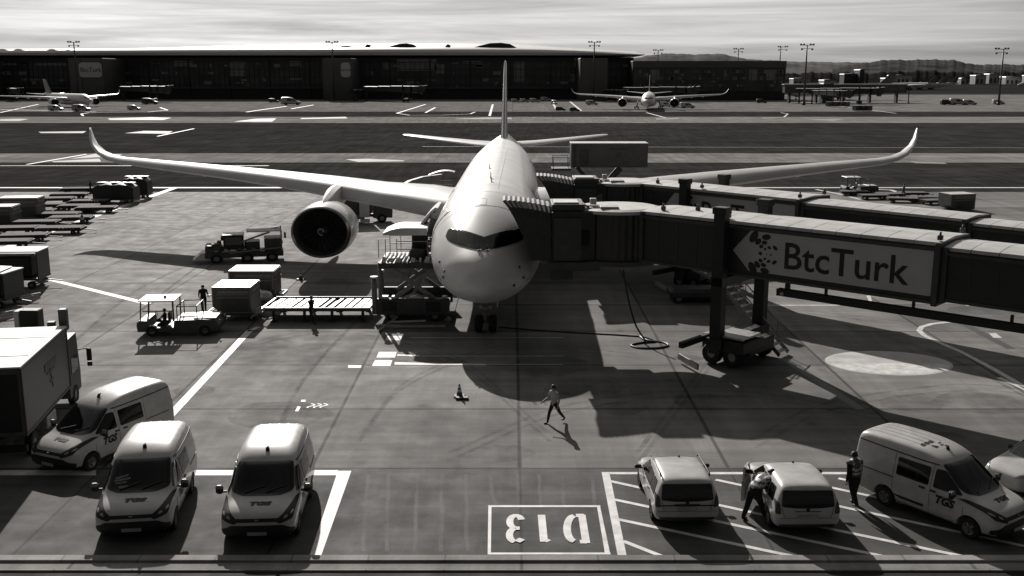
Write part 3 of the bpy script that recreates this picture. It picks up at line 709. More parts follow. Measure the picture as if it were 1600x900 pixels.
    if detail:
        # cargo door, opening, seams and probes
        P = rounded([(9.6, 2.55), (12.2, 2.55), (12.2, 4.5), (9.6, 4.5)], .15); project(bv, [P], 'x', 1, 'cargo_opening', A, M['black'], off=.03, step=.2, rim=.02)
        mb = MB().m(M['panel']); rr = []
        for t in range(9):
            u = t/8; x = -(2.92+1.35*sin(u*pi*.52)); z = 4.75+2.3*(1-u)**0*(sin((1-u)*pi*.5)) if 0 else 6.75-3.0*u**1.15
            rr.append((x, z))
        inner = [(x+.16, z-.02) for x, z in rr]
        mb.skin([[(x, 9.5, z) for x, z in rr]+[(x, 9.5, z) for x, z in reversed(inner)], [(x, 12.3, z) for x, z in rr]+[(x, 12.3, z) for x, z in reversed(inner)]], smooth=False)
        cdoor = mb.build('cargo_door', A)
        mb = MB().m(M['dgrey'])
        for i in range(1, 8): mb.box((inner[i][0]+.06, 10.9, inner[i][1]), (.12, 2.6, .1))
        mb.build('door_ribs', cdoor)
        for yy in (9.6, 12.2): mb = MB().m(M['grey']); mb.bar((-2.9, yy, 4.4), (-4.1, yy, 4.3), .09); mb.build('door_strut', cdoor)
        for y0, y1 in ((5.2, 5.3),):
            pass
        for x0, z0, s_ in ((-.42, 7.0, 1), (.0, 7.0, 0)):
            pass
        def seam_ring(y, a0=0, a1=360):
            mb = MB().m(M['grey']); t, b, r = fus(y); zc = (t+b)/2; rz = (t-b)/2; q = []
            for i in range(49): a = R(a0+(a1-a0)*i/48); q.append((r*1.003*cos(a), y, zc+rz*1.003*sin(a)))
            for u, v in zip(q, q[1:]): mb.quad([(u[0], y-.02, u[2]), (u[0], y+.02, u[2]), (v[0], y+.02, v[2]), (v[0], y-.02, v[2])])
            return mb
        for y in (6.2, 8.6, 11.2, 13.8, 17.2, 23, 29.5, 36, 42): seam_ring(y).build('skin_seam', A)
        P = [[(-1.0, 20), (-.97, 20), (-.97, 9.5), (-1.0, 9.5)], [(.55, 40), (.58, 40), (.58, 9.5), (.55, 9.5)], [(-.25, 44), (-.22, 44), (-.22, 9.5), (-.25, 9.5)]]
        project(bv, P, 'z', -1, 'antenna_strip', A, M['grey'], off=.01, step=1.5, rim=.005)
        # escape hatch outline
        hx = [(-.98, 4.75), (-.20, 4.75), (-.20, 5.35), (-.98, 5.35)]
        def frame2(a, w):
            x0, y0, x1, y1 = a; return [[(x0, y0), (x1, y0), (x1, y0+w), (x0, y0+w)], [(x0, y1-w), (x1, y1-w), (x1, y1), (x0, y1)], [(x0, y0), (x0+w, y0), (x0+w, y1), (x0, y1)], [(x1-w, y0), (x1, y0), (x1, y1), (x1-w, y1)]]
        project(bv, frame2((-1.0, 6.3, -.5, 7.2), .035)+frame2((-.5, 6.3, 0.02, 7.2), .035), 'z', -1, 'roof_hatch', A, M['grey'], off=.01, step=.5, rim=.005)
        for x, y, h in ((.0, 14, .45), (-.3, 21, .35), (.1, 12, .3)):
            mb = MB().m(M['panel']); z = fus(y)[0]; mb.skin([[(x-.03, y, z-.1), (x+.03, y, z-.1), (x+.03, y+.5, z-.1), (x-.03, y+.5, z-.1)], [(x-.015, y+.25, z+h), (x+.015, y+.25, z+h), (x+.015, y+.5, z+h), (x-.015, y+.5, z+h)]], smooth=False); mb.build('antenna', A)
        for x, z in ((-.2, 5.42), (.2, 5.42)):
            h = bv.ray_cast(Vector((x, -5, z)), Vector((0, 1, 0)))[0]
            mb = MB().m(M['black']); mb.bar(h+Vector((-.1, -.03, 0)), h+Vector((.12, -.03, .05)), .04); mb.bar(h+Vector((0, -.06, .02)), h+Vector((.0, -.03, .3)), .03); mb.build('wiper', A)
        for x, z in ((-1.95, 3.9), (-1.9, 4.25), (1.95, 3.9), (1.75, 4.5), (-2.2, 4.6), (1.5, 3.6)):
            h = bv.ray_cast(Vector((x, -5, z)), Vector((0, 1, 0)))[0]
            mb = MB().m(M['dgrey']); mb.cyl(h+Vector((0, .05, 0)), h+Vector((0, -.25, 0)), .045, .03, 8); mb.box(h, (.1, .12, .16), bev=.02); mb.build('air_probe', A)
        for s in (-1, 1):
            P = rounded([(2.2, 3.55), (3.4, 3.55), (3.4, 3.75), (2.2, 3.75)], .05); project(bv, [P], 'x', -s, 'vent_panel', A, M['lgrey'], off=.01, step=.3, rim=.005)
    return A
PLANE_YAW = -.0122
PL = airliner('airliner', 'large white twin-engine airliner parked nose-on at the gate with its cargo door open')
place(PL, (-1.62, 53.9, 0), PLANE_YAW, (1.15, 1.07, 1))
# ------------------------------------------------------------------ passenger boarding bridges
def bridge(name, label, A, B, ext=26, banner=None, col_s=None, zt=7.28):
    A = Vector(A[:2]); B = Vector(B[:2]); u = (B-A); LT = u.length; rz = atan2(u.y, u.x)
    T = thing(name, label, 'jet bridge', (A.x, A.y, 0), rz, 'jet bridges')
    w = 3.5; zb = zt-2.6
    def tunnel(pn, s0, s1, y0, y1, z0, z1, rf=.10):
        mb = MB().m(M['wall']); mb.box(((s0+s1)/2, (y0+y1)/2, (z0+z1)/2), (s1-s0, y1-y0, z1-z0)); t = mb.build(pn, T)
        mb = MB().m(M['dgrey'])
        for z in (z0+.06, z1-.12): mb.box(((s0+s1)/2, y0-.04, z), (s1-s0+.02, .08, .14)); mb.box(((s0+s1)/2, y1+.04, z), (s1-s0+.02, .08, .14))
        for s_ in (s0+.12, s1-.12): mb.box((s_, (y0+y1)/2, (z0+z1)/2+.04), (.26, y1-y0+.26, z1-z0+.26), bev=.02)
        mb.build('frame', t)
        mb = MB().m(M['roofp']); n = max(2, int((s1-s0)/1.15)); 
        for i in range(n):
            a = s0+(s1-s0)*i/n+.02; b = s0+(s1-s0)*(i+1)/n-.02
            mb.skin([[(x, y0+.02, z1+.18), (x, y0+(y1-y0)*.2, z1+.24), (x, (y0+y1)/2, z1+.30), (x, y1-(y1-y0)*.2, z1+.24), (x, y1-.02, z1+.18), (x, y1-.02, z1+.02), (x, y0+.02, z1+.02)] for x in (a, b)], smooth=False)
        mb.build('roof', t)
        mb = MB().m(M['dgrey']); s = s0+1.2
        while s < s1-.3: mb.box((s, y0-.012, (z0+z1)/2), (.03, .02, z1-z0-.35)); s += 1.2
        mb.build('panel_seams', t)
        return t
    t1 = tunnel('tunnel', 0, LT, 0, w, zb, zt)
    if ext > 13:
        tunnel('tunnel', LT+.02, LT+10.5, .18, w-.18, zb+.15, zt-.2); tunnel('tunnel', LT+10.52, LT+ext, .36, w-.36, zb+.3, zt-.4)
    else: tunnel('tunnel', LT+.02, LT+ext, .18, w-.18, zb+.15, zt-.2)
    # rails, junction boxes on the roof
    for s_, y_ in ((1.0, .7), (2.6, 1.6), (LT-.2, .3), (LT-.2, w-.3), (5.2, .35)):
        mb = MB().m(M['dgrey']); mb.box((s_, y_, zt+.36), (.22, .22, .22), bev=.03); mb.cyl((s_, y_, zt+.4), (s_, y_, zt+.62), .05, n=8); mb.build('roof_beacon', T)
    # rotunda with slatted curtain
    ci = Matrix.Rotation(-rz, 4, 'Z')
    def Lc(x, y, z=0): v = ci @ Vector((x-A.x, y-A.y, z)); return (v.x, v.y, z)
    cx, cy = A.x-1.05, A.y+1.85
    mb = MB().m(mat('curtain_slats', .05, .4, var=.2, metal=.3)); n = 36; rr = 2.05
    pts = []
    for k in range(n*2):
        a = 2*pi*k/(n*2); r = rr*(1.0 if k % 2 else .975); pts.append((cx+r*cos(a)*1.1, cy+r*sin(a)))
    mb.skin([[Lc(x, y, z) for x, y in pts] for z in (zb+.02, zt-.05)], smooth=False); rot = mb.build('rotunda', T)
    mb = MB().m(M['roofp']); mb.skin([[Lc(cx+r*cos(2*pi*k/32)*1.1, cy+r*sin(2*pi*k/32), z) for k in range(32)] for z, r in ((zt-.02, 2.2), (zt+.16, 2.2), (zt+.24, 1.9))], smooth=False); mb.build('rotunda_roof', rot)
    mb = MB().m(M['dgrey']); mb.skin([[Lc(cx+r*cos(2*pi*k/32)*1.1, cy+r*sin(2*pi*k/32), z) for k in range(32)] for z, r in ((zb-.5, 1.7), (zb-.25, 2.25), (zb, 2.25))], smooth=False); mb.build('rotunda_base', rot)
    # cab turned to the fuselage (world -x)
    zr = rz
    def wbox(mb, c, d, **k): p = Lc(c[0], c[1], c[2]); mb.box(p, d, rz=-zr+k.pop('a', 0), **k)
    gx, gy = A.x-3.6, A.y+2.0
    mb = MB().m(M['wall']); wbox(mb, (gx, gy, (zb+zt)/2+.05), (2.4, 3.7, zt-zb+.1), bev=.05); cb_ = mb.build('cab', T)
    mb = MB().m(M['dgrey']); wbox(mb, (gx-.35, gy-1.9, (zb+zt)/2-.1), (1.5, .12, 2.35)); wbox(mb, (gx, gy, zb-.3), (2.9, 4.0, .5), bev=.04); wbox(mb, (gx-.6, gy, zb-.85), (1.2, 2.8, .6), bev=.04); mb.build('cab_frame', cb_)
    mb = MB().m(M['glass']); wbox(mb, (gx+.45, gy-1.87, 6.2), (.8, .06, .9)); mb.build('cab_window', cb_)
    mb = MB().m(M['panel']); wbox(mb, (gx-.4, gy-.6, zt+.52), (1.35, 1.5, .1), bev=.02); mb.build('roof_hatch', cb_)
    mb = MB().m(M['dgrey']); wbox(mb, (gx-.3, gy-.2, zt+.28), (1.8, 2.8, .4), bev=.05); mb.build('roof_plinth', cb_)
    mb = MB().m(M['lgrey']); wbox(mb, (gx+1.0, gy-1.0, zt+.35), (.8, .35, .08)); wbox(mb, (gx+1.15, gy-.3, zt+.5), (.35, .35, .35), bev=.03); wbox(mb, (gx+.75, gy-1.5, zt+.12), (.5, .2, .06)); wbox(mb, (gx+1.95, gy-1.2, zt+.30), (1.0, 1.1, .14), bev=.02); mb.build('roof_fittings', cb_)
    mb = MB().m(M['black'])
    for a_, b_ in (((gx+.2, gy-1.2, zt+.4), (gx+1.1, gy-1.7, zt-.2)), ((gx+.5, gy-1.0, zt+.5), (gx+1.2, gy-1.5, zt))): mb.tube([Lc(*a_), Lc(*b_)], .05)
    mb.build('hoses', cb_)
    # bellows
    mb = MB().m(M['bellows']); rings = []; nf = 20
    for i in range(nf+1):
        t = i/nf; gro = .05 if i % 2 else 0
        xb = gx-1.2-1.15*t; xt = gx-1.2-2.7*t; y0 = gy-1.85-gro*.3; y1 = gy+1.85+gro*.3; zt_ = zt+.28+.35*sin(t*pi*.5)+gro
        arch = [(xb, y0, zb+.05), (xb*.75+xt*.25, y0, zb+1.3), (xb*.4+xt*.6, y0, zt_-.8), (xb*.2+xt*.8, y0+.2, zt_-.3), (xt, y0+.8, zt_), (xt, (y0+y1)/2, zt_+.05), (xt, y1-.8, zt_), (xb*.2+xt*.8, y1-.2, zt_-.3), (xb*.4+xt*.6, y1, zt_-.8), (xb, y1, zb+.05)]
        rings.append([Lc(*p) for p in arch])
    mb.skin(rings, cap=False, closed=False, smooth=False)
    mb.skin([[(p[0], p[1], p[2]-.03) for p in r] for r in rings], cap=False, closed=False, smooth=False); mb.build('bellows', T)
    # lift columns, cross beam, bogie
    cs = col_s if col_s is not None else LT*.42
    for y_ in (-.5, w+.5):
        mb = MB().m(M['black']); mb.box((cs, y_, (zt+1.5)/2), (.62, .5, zt-.1)); mb.box((cs, y_, zt+.72), (.78, .66, .36), bev=.04); mb.build('lift_column', T)
    mb = MB().m(M['dgrey']); mb.box((cs, w/2, zb-.33), (.7, w+1.5, .45)); mb.build('cross_beam', T); mb = MB().m(M['black']); mb.box((cs, w/2, 1.35), (.9, w+1.6, .5)); mb.box((cs, w/2, 1.0), (2.9, 2.6, .7), bev=.05); mb.box((cs+.5, .5, 1.25), (2.2, 2.2, .6), bev=.05); mb.box((cs-.9, -1.2, 1.45), (.25, 2.6, .3)); mb.build('bogie_frame', T)
    mb = MB().m(M['lgrey']); mb.box((cs+.6, .5, 1.72), (1.7, 1.9, .1)); mb.box((cs-1.0, .8, 1.5), (.5, 1.2, .08)); mb.build('bogie_cover', T)
    for y_ in (.2, w-.2):
        for dx in (-.62, .62):
            mb = MB().m(M['rubber']); mb.lathe([(-.22, .25), (-.22, .5), (-.14, .56), (.14, .56), (.22, .5), (.22, .25)], axis='y', c=(cs+dx, y_, .56), n=22); wh = mb.build('wheel', T, autosmooth=True)
            mb = MB().m(M['grey']); mb.cyl((cs+dx, y_-.16, .56), (cs+dx, y_+.16, .56), .26, n=14); mb.build('hub', wh)
    mb = MB().m(M['yellow']); mb.bar((cs-2.0, -.9, .35), (cs-.2, -1.9, .3), .12, .3); mb.build('wheel_guard', T)
    # energy chain tray hung below the telescoping tunnels
    mb = MB().m(M['black']); a_ = cs+3.0; mb.box(((a_+LT+ext)/2, .1, zb-.52), (LT+ext-a_, .4, .34)); mb.box((a_+.5, .1, zb-.3), (.2, .2, .5))
    x = a_+2.5
    while x < LT+ext: mb.box((x, .1, zb-.27), (.12, .12, .55)); x += 4.2
    mb.build('cable_tray', T)
    mb = MB().m(M['lgrey']); mb.cyl((a_+.35, -.12, zb-.55), (a_+.35, -.22, zb-.55), .09, n=10); mb.build('tray_lamp', T)
    # service stair on the far side
    mb = MB().m(M['grey']); p0 = Vector((cs-5.4, w+2.0, zb-.1)); p1 = Vector((cs+1.6, w-.1, .15)); nst = 17
    for dy in (0, 1.0):
        mb.bar(p0+Vector((0, dy, 0)), p1+Vector((0, dy, 0)), .06, .22); mb.bar(p0+Vector((0, dy, 1.0)), p1+Vector((0, dy, 1.0)), .05)
        for i in range(0, nst+1, 3): q = p0.lerp(p1, i/nst)+Vector((0, dy, 0)); mb.bar(q, q+Vector((0, 0, 1.0)), .04)
    mb.box((cs-5.9, w+1.8, zb-.12), (1.2, 2.2, .08)); stair = mb.build('service_stair', T)
    mb = MB().m(M['lgrey'])
    for i in range(nst): q = p0.lerp(p1, (i+.5)/nst); mb.box((q.x, q.y+.5, q.z), (.3, .95, .05))
    mb.build('treads', stair)
    # terminal-end support pillar
    if ext > 20: mb = MB().m(M['dgrey']); mb.cyl((LT+ext-2, w/2, 0), (LT+ext-2, w/2, zb+.3), .45, n=18); mb.build('rotunda_pillar', T)
    if banner:
        s0, s1, sb, tsz = banner; s1 = min(s1, LT-.3); h = zt-zb
        mb = MB().m(M['banner']); mb.prism([(s0, zb+h*.5), (s0+.95, zb+.34), (s1, zb+.34), (s1, zt-.22), (s0+.95, zt-.22)], -.035, -.015, 'y'); bn = mb.build('banner', T)
        flat_text('BtcTurk', Matrix.Translation((s0+sb, -.045, zb+h*.49)) @ Matrix.Rotation(pi/2, 4, 'X'), tsz, 'lettering', bn, M['ink'], bold=.022, align='LEFT')
        mb = MB().m(M['ink']); ex = s0+sb-1.2; ez = zb+h*.5
        for rad, ln, wd, n_, span in ((.90, .40, .19, 6, 118), (.60, .24, .13, 7, 105), (.36, .14, .09, 5, 85)):
            for i in range(n_):
                a = R(-span+2*span*i/(n_-1)); f = .55+1.15*abs(i-(n_-1)/2)/((n_-1)/2)
                px_, pz_ = ex+rad*cos(a)*.95, ez+rad*sin(a); ta = a+pi/2+(.5 if a > 0 else -.5)
                pts = []
                for k in range(14):
                    t = 2*pi*k/14; e1 = ln*f*.5*cos(t); e2 = wd*f*.62*sin(t); pts.append((px_+e1*cos(ta)-e2*sin(ta), -.045, pz_+e1*sin(ta)+e2*cos(ta)))
                mb._f(mb.ring(pts))
        mb._f(mb.ring([(ex+.06*0+.10*cos(2*pi*k/14), -.045, ez+.10*sin(2*pi*k/14)) for k in range(14)]))
        mb.build('emblem', bn)
    return T
BA = gp(1001, 330, 7.69); BB = gp(1472, 380, 7.69)
B1 = bridge('jet_bridge', 'nearer dark jet bridge with the fully visible lettered banner on its side', BA, BB, 24, banner=(5.75, 99, 2.75, 1.86), col_s=5.3, zt=7.52)
BA2 = gp(1001, 287, 7.2); BB2 = gp(1250, 312, 7.2)
B2 = bridge('jet_bridge', 'farther dark jet bridge behind the first, its banner half hidden by columns', BA2, BB2, 30, banner=(2.2, 13.2, 3.2, 1.86), col_s=4.4, zt=7.03)
print('bridge', BA, BB, (BB-BA).length, BA2, BB2, (BB2-BA2).length)
# ------------------------------------------------------------------ vans and cars (front towards -y, wheels on z=0)
def car_body(name, parent, ST, L, paint, arches, wr):
    rings = []
    for t, zb, zs, zt, ws, wt in ST:
        dz = zt-zs; h = [(0, zb), (.78*ws, zb), (ws-.035, zb+.09), (ws, zb+.32*(zs-zb)), (ws+.005, zb+.7*(zs-zb)), (ws-.005, zs), (ws+(wt-ws)*.42, zs+.40*dz), (ws+(wt-ws)*.9, zs+.80*dz), (wt-.07, zt-.10*dz*.35), (wt*.62, zt+.012), (0, zt+.02)]
        full = h+[(-x, z) for x, z in reversed(h[1:-1])]
        rings.append([(x, t-L/2, z) for x, z in full])
    mb = MB().m(paint); mb.skin(rings); o = mb.build(name, parent)
    m = o.modifiers.new('s', 'SUBSURF'); m.levels = 2; m.render_levels = 2; freeze(o)
    for yy in arches:
        for s in (-1, 1):
            cb = MB(); cb.cyl((s*.70, yy-L/2, wr+.01), (s*1.3, yy-L/2, wr+.01), wr+.075, n=28); c = cb.build('cut')
            b = o.modifiers.new('b', 'BOOLEAN'); b.object = c; b.operation = 'DIFFERENCE'; b.solver = 'EXACT'; freeze(o); bpy.data.objects.remove(c)
    for p in o.data.polygons: p.use_smooth = True
    o.data.set_sharp_from_angle(angle=R(35)); return o
def add_wheel(parent, x, y, r, s, w=.21):
    mb = MB().m(M['rubber']); mb.lathe([(-w/2, r*.6), (-w/2, r*.93), (-w/2+.03, r), (w/2-.03, r), (w/2, r*.93), (w/2, r*.6)], axis='x', c=(x, y, r), n=30); t = mb.build('wheel', parent, autosmooth=True)
    mb = MB().m(M['grey']); mb.lathe([(s*(w/2-.07), .02), (s*(w/2-.05), r*.2), (s*(w/2-.09), r*.45), (s*(w/2-.015), r*.6), (s*(w/2-.01), r*.66), (-s*w/2, r*.62)], axis='x', c=(x, y, r), n=24)
    for k in range(5): a = 2*pi*k/5; mb.box((x+s*(w/2-.03), y+cos(a)*r*.34, r+sin(a)*r*.34), (.03, r*.46, r*.14), rx=a)
    mb.build('rim', t)
def frame_poly(x0, z0, x1, z1, w): return [[(x0, z0), (x1, z0), (x1, z0+w), (x0, z0+w)], [(x0, z1-w), (x1, z1-w), (x1, z1), (x0, z1)], [(x0, z0+w), (x0+w, z0+w), (x0+w, z1-w), (x0, z1-w)], [(x1-w, z0+w), (x1, z0+w), (x1, z1-w), (x1-w, z1-w)]]
def shear_text(F, cx, cy, rot=0):
    return [[(cx+a*cos(rot)-b*sin(rot), cy+a*sin(rot)+b*cos(rot)) for a, b in f] for f in F]

VST = [(0, .42, .60, .78, .60, .52), (.05, .30, .70, .88, .82, .72), (.18, .25, .84, .99, .93, .80), (.45, .22, .97, 1.10, .975, .82), (.85, .22, 1.05, 1.20, .99, .80), (1.08, .22, 1.10, 1.27, .995, .79),
       (1.35, .22, 1.17, 1.46, 1.0, .79), (1.7, .22, 1.21, 1.74, 1.0, .79), (2.05, .22, 1.22, 2.0, 1.0, .80), (2.35, .22, 1.22, 2.17, 1.0, .81), (2.8, .22, 1.22, 2.30, 1.0, .82), (3.3, .22, 1.22, 2.35, 1.0, .82),
       (4.2, .22, 1.22, 2.35, .995, .82), (5.0, .22, 1.22, 2.32, .985, .81), (5.24, .24, 1.2, 2.24, .965, .79), (5.32, .32, 1.15, 2.12, .94, .77)]
def van(name, label, group, sticker=False):
    V = thing(name, label, 'van', group=group); L_ = 5.34; h = L_/2
    B = car_body('body', V, VST, L_, M['vanw'], (.98, 4.0), .34); bv = bvh_of(B)
    S = lambda t: t-h
    ws = rounded([(-.84, 1.36), (-.5, 1.27), (.5, 1.27), (.84, 1.36), (.735, 2.02), (-.735, 2.02)], .10)
    project(bv, [ws], 'y', 1, 'windshield', V, M['glass'], off=.012, step=.1)
    for s in (-1, 1):
        project(bv, [rounded([(S(1.30), 1.28), (S(2.28), 1.27), (S(2.28), 1.86), (S(2.0), 1.86)], .07)], 'x', -s, 'front_window', V, M['glass'], off=.01, step=.1)
        project(bv, [rounded([(S(2.45), 1.27), (S(3.62), 1.27), (S(3.62), 1.86), (S(2.45), 1.86)], .06)], 'x', -s, 'side_window', V, M['glass'], off=.01, step=.12)
        project(bv, [[(S(2.0), 1.96), (S(5.2), 2.0), (S(5.2), 2.035), (S(2.0), 1.995)]], 'x', -s, 'roof_gutter', V, M['black'], off=.008, step=.2)
        seams = [[(S(2.36), .35), (S(2.375), .35), (S(2.375), 1.95), (S(2.36), 1.95)], [(S(3.72), .35), (S(3.735), .35), (S(3.735), 1.95), (S(3.72), 1.95)], [(S(1.18), .45), (S(1.195), .45), (S(1.225), 1.2), (S(1.21), 1.2)], [(S(1.3), .33), (S(3.5), .33), (S(3.5), .345), (S(1.3), .345)]]
        project(bv, seams, 'x', -s, 'door_seams', V, M['dgrey'], off=.006, step=.25, rim=0)
        project(bv, [rounded([(S(2.55), .50), (S(3.75), .50), (S(3.75), .58), (S(2.55), .58)], .03)], 'x', -s, 'side_moulding', V, M['black'], off=.02, step=.2)
        if s < 0 or True: project(bv, [[(S(3.75), 1.12), (S(5.0), 1.12), (S(5.0), 1.15), (S(3.75), 1.15)]], 'x', -s, 'door_rail', V, M['dgrey'], off=.012, step=.3)
        for t in (2.15, 2.55): project(bv, [rounded([(S(t), 1.12), (S(t+.2), 1.12), (S(t+.2), 1.17), (S(t), 1.17)], .02)], 'x', -s, 'door_handle', V, M['black'], off=.03, step=.3)
        rot = 0
        F = text_polys('TGS', .36, bold=.02, shear=.25)
        F = [[((a if s < 0 else a), b) for a, b in f] for f in F]
        if s < 0: F = [[(S(1.85)+a*1.0*(-1) if 0 else S(1.85)-a*-1.0, .92+b) for a, b in f] for f in F]
        else: F = [[(S(1.85)+a, .92+b) for a, b in f] for f in F]
        # lettering must read left-to-right from outside: on the -x side forward (-y) is to the left of the viewer
        if s < 0: F = [[(2*S(1.85)-a, b) for a, b in f] for f in F]
        project(bv, F, 'x', -s, 'side_lettering', V, M['ink'], off=.012, step=.2, rim=0)
        # lights
        hl = [(s*x, z) for x, z in ((.46, .84), (.58, .74), (.90, .86), (.975, 1.20), (.90, 1.22), (.64, .98))]
        if s < 0: hl.reverse()
        q = project(bv, [rounded(hl, .03)], 'y', 1, 'headlight', V, M['black'], off=.012, step=.06, rim=.01)
        project(bv, [rounded([(s*.68, .875), (s*.78, .91), (s*.77, .965), (s*.69, .935)], .02), rounded([(s*.83, .95), (s*.90, .98), (s*.90, 1.03), (s*.84, 1.02)], .02)], 'y', 1, 'lens', q, M['lamp'], off=.02, step=.06, rim=.005)
        project(bv, [rounded([(s*.80, .95), (s*.93, .95), (s*.90, 1.55), (s*.83, 1.55)], .04)], 'y', -1, 'tail_light', V, M['dgrey'], off=.012, step=.1)
        mb = MB().m(M['black']); mb.box((s*1.17, S(1.50), 1.32), (.20, .14, .30), bev=.05); mb.bar((s*.98, S(1.5), 1.25), (s*1.14, S(1.5), 1.24), .06); mr_ = mb.build('mirror', V)
        mb = MB().m(M['grey']); mb.box((s*1.17, S(1.455), 1.40), (.19, .10, .14), bev=.04); mb.build('mirror_cap', mr_)
        for t in (.98, 4.0): add_wheel(V, s*.875, S(t), .34, s)
    project(bv, [rounded([(-.50, .80), (.50, .80), (.60, .86), (.55, .90), (-.55, .90), (-.60, .86)], .03)], 'y', 1, 'grille', V, M['black'], off=.012, step=.06, rim=.01)
    project(bv, [rounded([(-.92, .28), (.92, .28), (.95, .54), (.66, .70), (-.66, .70), (-.95, .54)], .04)], 'y', 1, 'lower_grille', V, M['black'], off=.015, step=.08, rim=.01)
    project(bv, [rounded([(-.05, .845), (.05, .845), (.05, .875), (-.05, .875)], .015)], 'y', 1, 'badge', V, M['chrome'], off=.03, step=.06, rim=.01)
    mb = MB().m(M['lgrey']); mb.box((0, S(-.03), .44), (.50, .02, .11)); pl_ = mb.build('number_plate', V)
    F = text_polys('TGS', .30, bold=.022, shear=.25); project(bv, [[(a, S(.62)+b*.75) for a, b in f] for f in F], 'z', -1, 'bonnet_lettering', V, M['ink'], off=.012, step=.1, rim=0)
    project(bv, [[(x, S(3.0)), (x+.02, S(3.0)), (x+.02, S(5.1)), (x, S(5.1))] for x in (-.52, -.27, .0, .26, .51)], 'z', -1, 'roof_ribs', V, M['lgrey'], off=.008, step=.3, rim=0)
    F = [rounded(p, .03, 2) for p in ([(-.42, S(3.0)), (-.25, S(3.0)), (-.25, S(3.12)), (-.42, S(3.12))], [(-.2, S(3.0)), (-.03, S(3.0)), (-.03, S(3.12)), (-.2, S(3.12))], [(.02, S(3.0)), (.19, S(3.0)), (.19, S(3.12)), (.02, S(3.12))])]
    mb = MB().m(M['black']); mb.cyl((0, S(2.52), 2.2), (0, S(2.56), 2.33), .06, .05, 10); mb.box((0, S(2.58), 2.34), (.05, .16, .05), bev=.02); mb.build('antenna', V)
    for x0 in (-.45, .12):
        q = Vector((x0, S(.98), 1.29)); mb = MB().m(M['black']); h1 = bv.ray_cast(Vector((x0, -9, 1.33)), Vector((0, 1, 0)))[0]; h2 = bv.ray_cast(Vector((x0+.52, -9, 1.48)), Vector((0, 1, 0)))[0]
        mb.bar(h1+Vector((0, -.04, .02)), h2+Vector((0, -.04, .02)), .025); mb.build('wiper', V)
    # rear doors
    project(bv, [[(-.008, .45), (.008, .45), (.008, 2.1), (-.008, 2.1)]], 'y', -1, 'rear_door_seam', V, M['dgrey'], off=.006, step=.3, rim=0)
    if sticker:
        project(bv, [rounded(p, .02, 2) for p in ([(-.62, 1.55), (-.28, 1.64), (-.28, 1.68), (-.62, 1.60)], [(-.64, 1.50), (-.22, 1.56), (-.22, 1.61), (-.64, 1.54)], [(-.60, 1.45), (-.30, 1.48), (-.30, 1.52), (-.6, 1.48)], [(-.50, 1.36), (-.24, 1.37), (-.24, 1.42), (-.50, 1.41)], [(-.2, 1.62), (-.06, 1.62), (-.06, 1.66), (-.2, 1.66)])], 'y', 1, 'windscreen_papers', V, M['lgrey'], off=.02, step=.1, rim=0)
    return V
VG = 'white high-roof vans parked by the stand'
V0 = van('parked_van', 'x', VG)
SX = 1.25
def put_van(V, front, ang, label, sx=SX, sy=1.0, sz=1.05):
    # front: photo pixel of the lowest point of the front bumper centre
    c = gp(front[0], front[1], .3); d = Vector((sin(ang), cos(ang), 0)); c = c+d*(2.67*sy); V.location = (c.x, c.y, 0); V.rotation_euler = (0, 0, -ang); V.scale = (sx, sy, sz); V['label'] = label; return V
put_van(V0, (402, 841), R(-3.5), 'white high-roof van facing the camera, right of the two side by side')
v = copy_tree(V0); put_van(v, (206, 835), R(-7.0), 'white high-roof van facing the camera with papers behind its windscreen')
def by_name(root, nm): return [c for c in kids(root) if c.name.split('.')[0] == nm]
bvv = bvh_of(by_name(v, 'body')[0])
project(bvv, [rounded(p, .02, 2) for p in ([(-.62, 1.55), (-.28, 1.64), (-.28, 1.68), (-.62, 1.60)], [(-.64, 1.50), (-.22, 1.56), (-.22, 1.61), (-.64, 1.54)], [(-.60, 1.45), (-.30, 1.48), (-.30, 1.52), (-.6, 1.48)], [(-.50, 1.36), (-.24, 1.37), (-.24, 1.42), (-.50, 1.41)])], 'y', 1, 'windscreen_papers', v, M['grey'], off=.02, step=.1, rim=0)
v = copy_tree(V0); put_van(v, (76, 731), R(25), 'white high-roof van parked askew behind the other two, beside the box truck', sx=1.18, sy=1.05)
v = copy_tree(V0); put_van(v, (1590, 832), R(-35), 'white high-roof van on the hatched area at the right edge of the photo', sx=1.18, sy=1.06)
bvv = bvh_of(by_name(v, 'body')[0])
project(bvv, [rounded([(x, .35), (x+.15, .35), (x+.15, .50), (x, .50)], .03, 2) for x in (-.55, -.36, -.17)]+[[(-.30, .08), (-.16, .08), (-.16, .11), (-.30, .26), (-.33, .26)], [(-.05, .1), (.12, .1), (.12, .14), (-.05, .14)], [(.0, .22), (.16, .22), (.16, .26), (.0, .26)]], 'z', -1, 'roof_lettering', v, M['black'], off=.012, step=.2, rim=0)

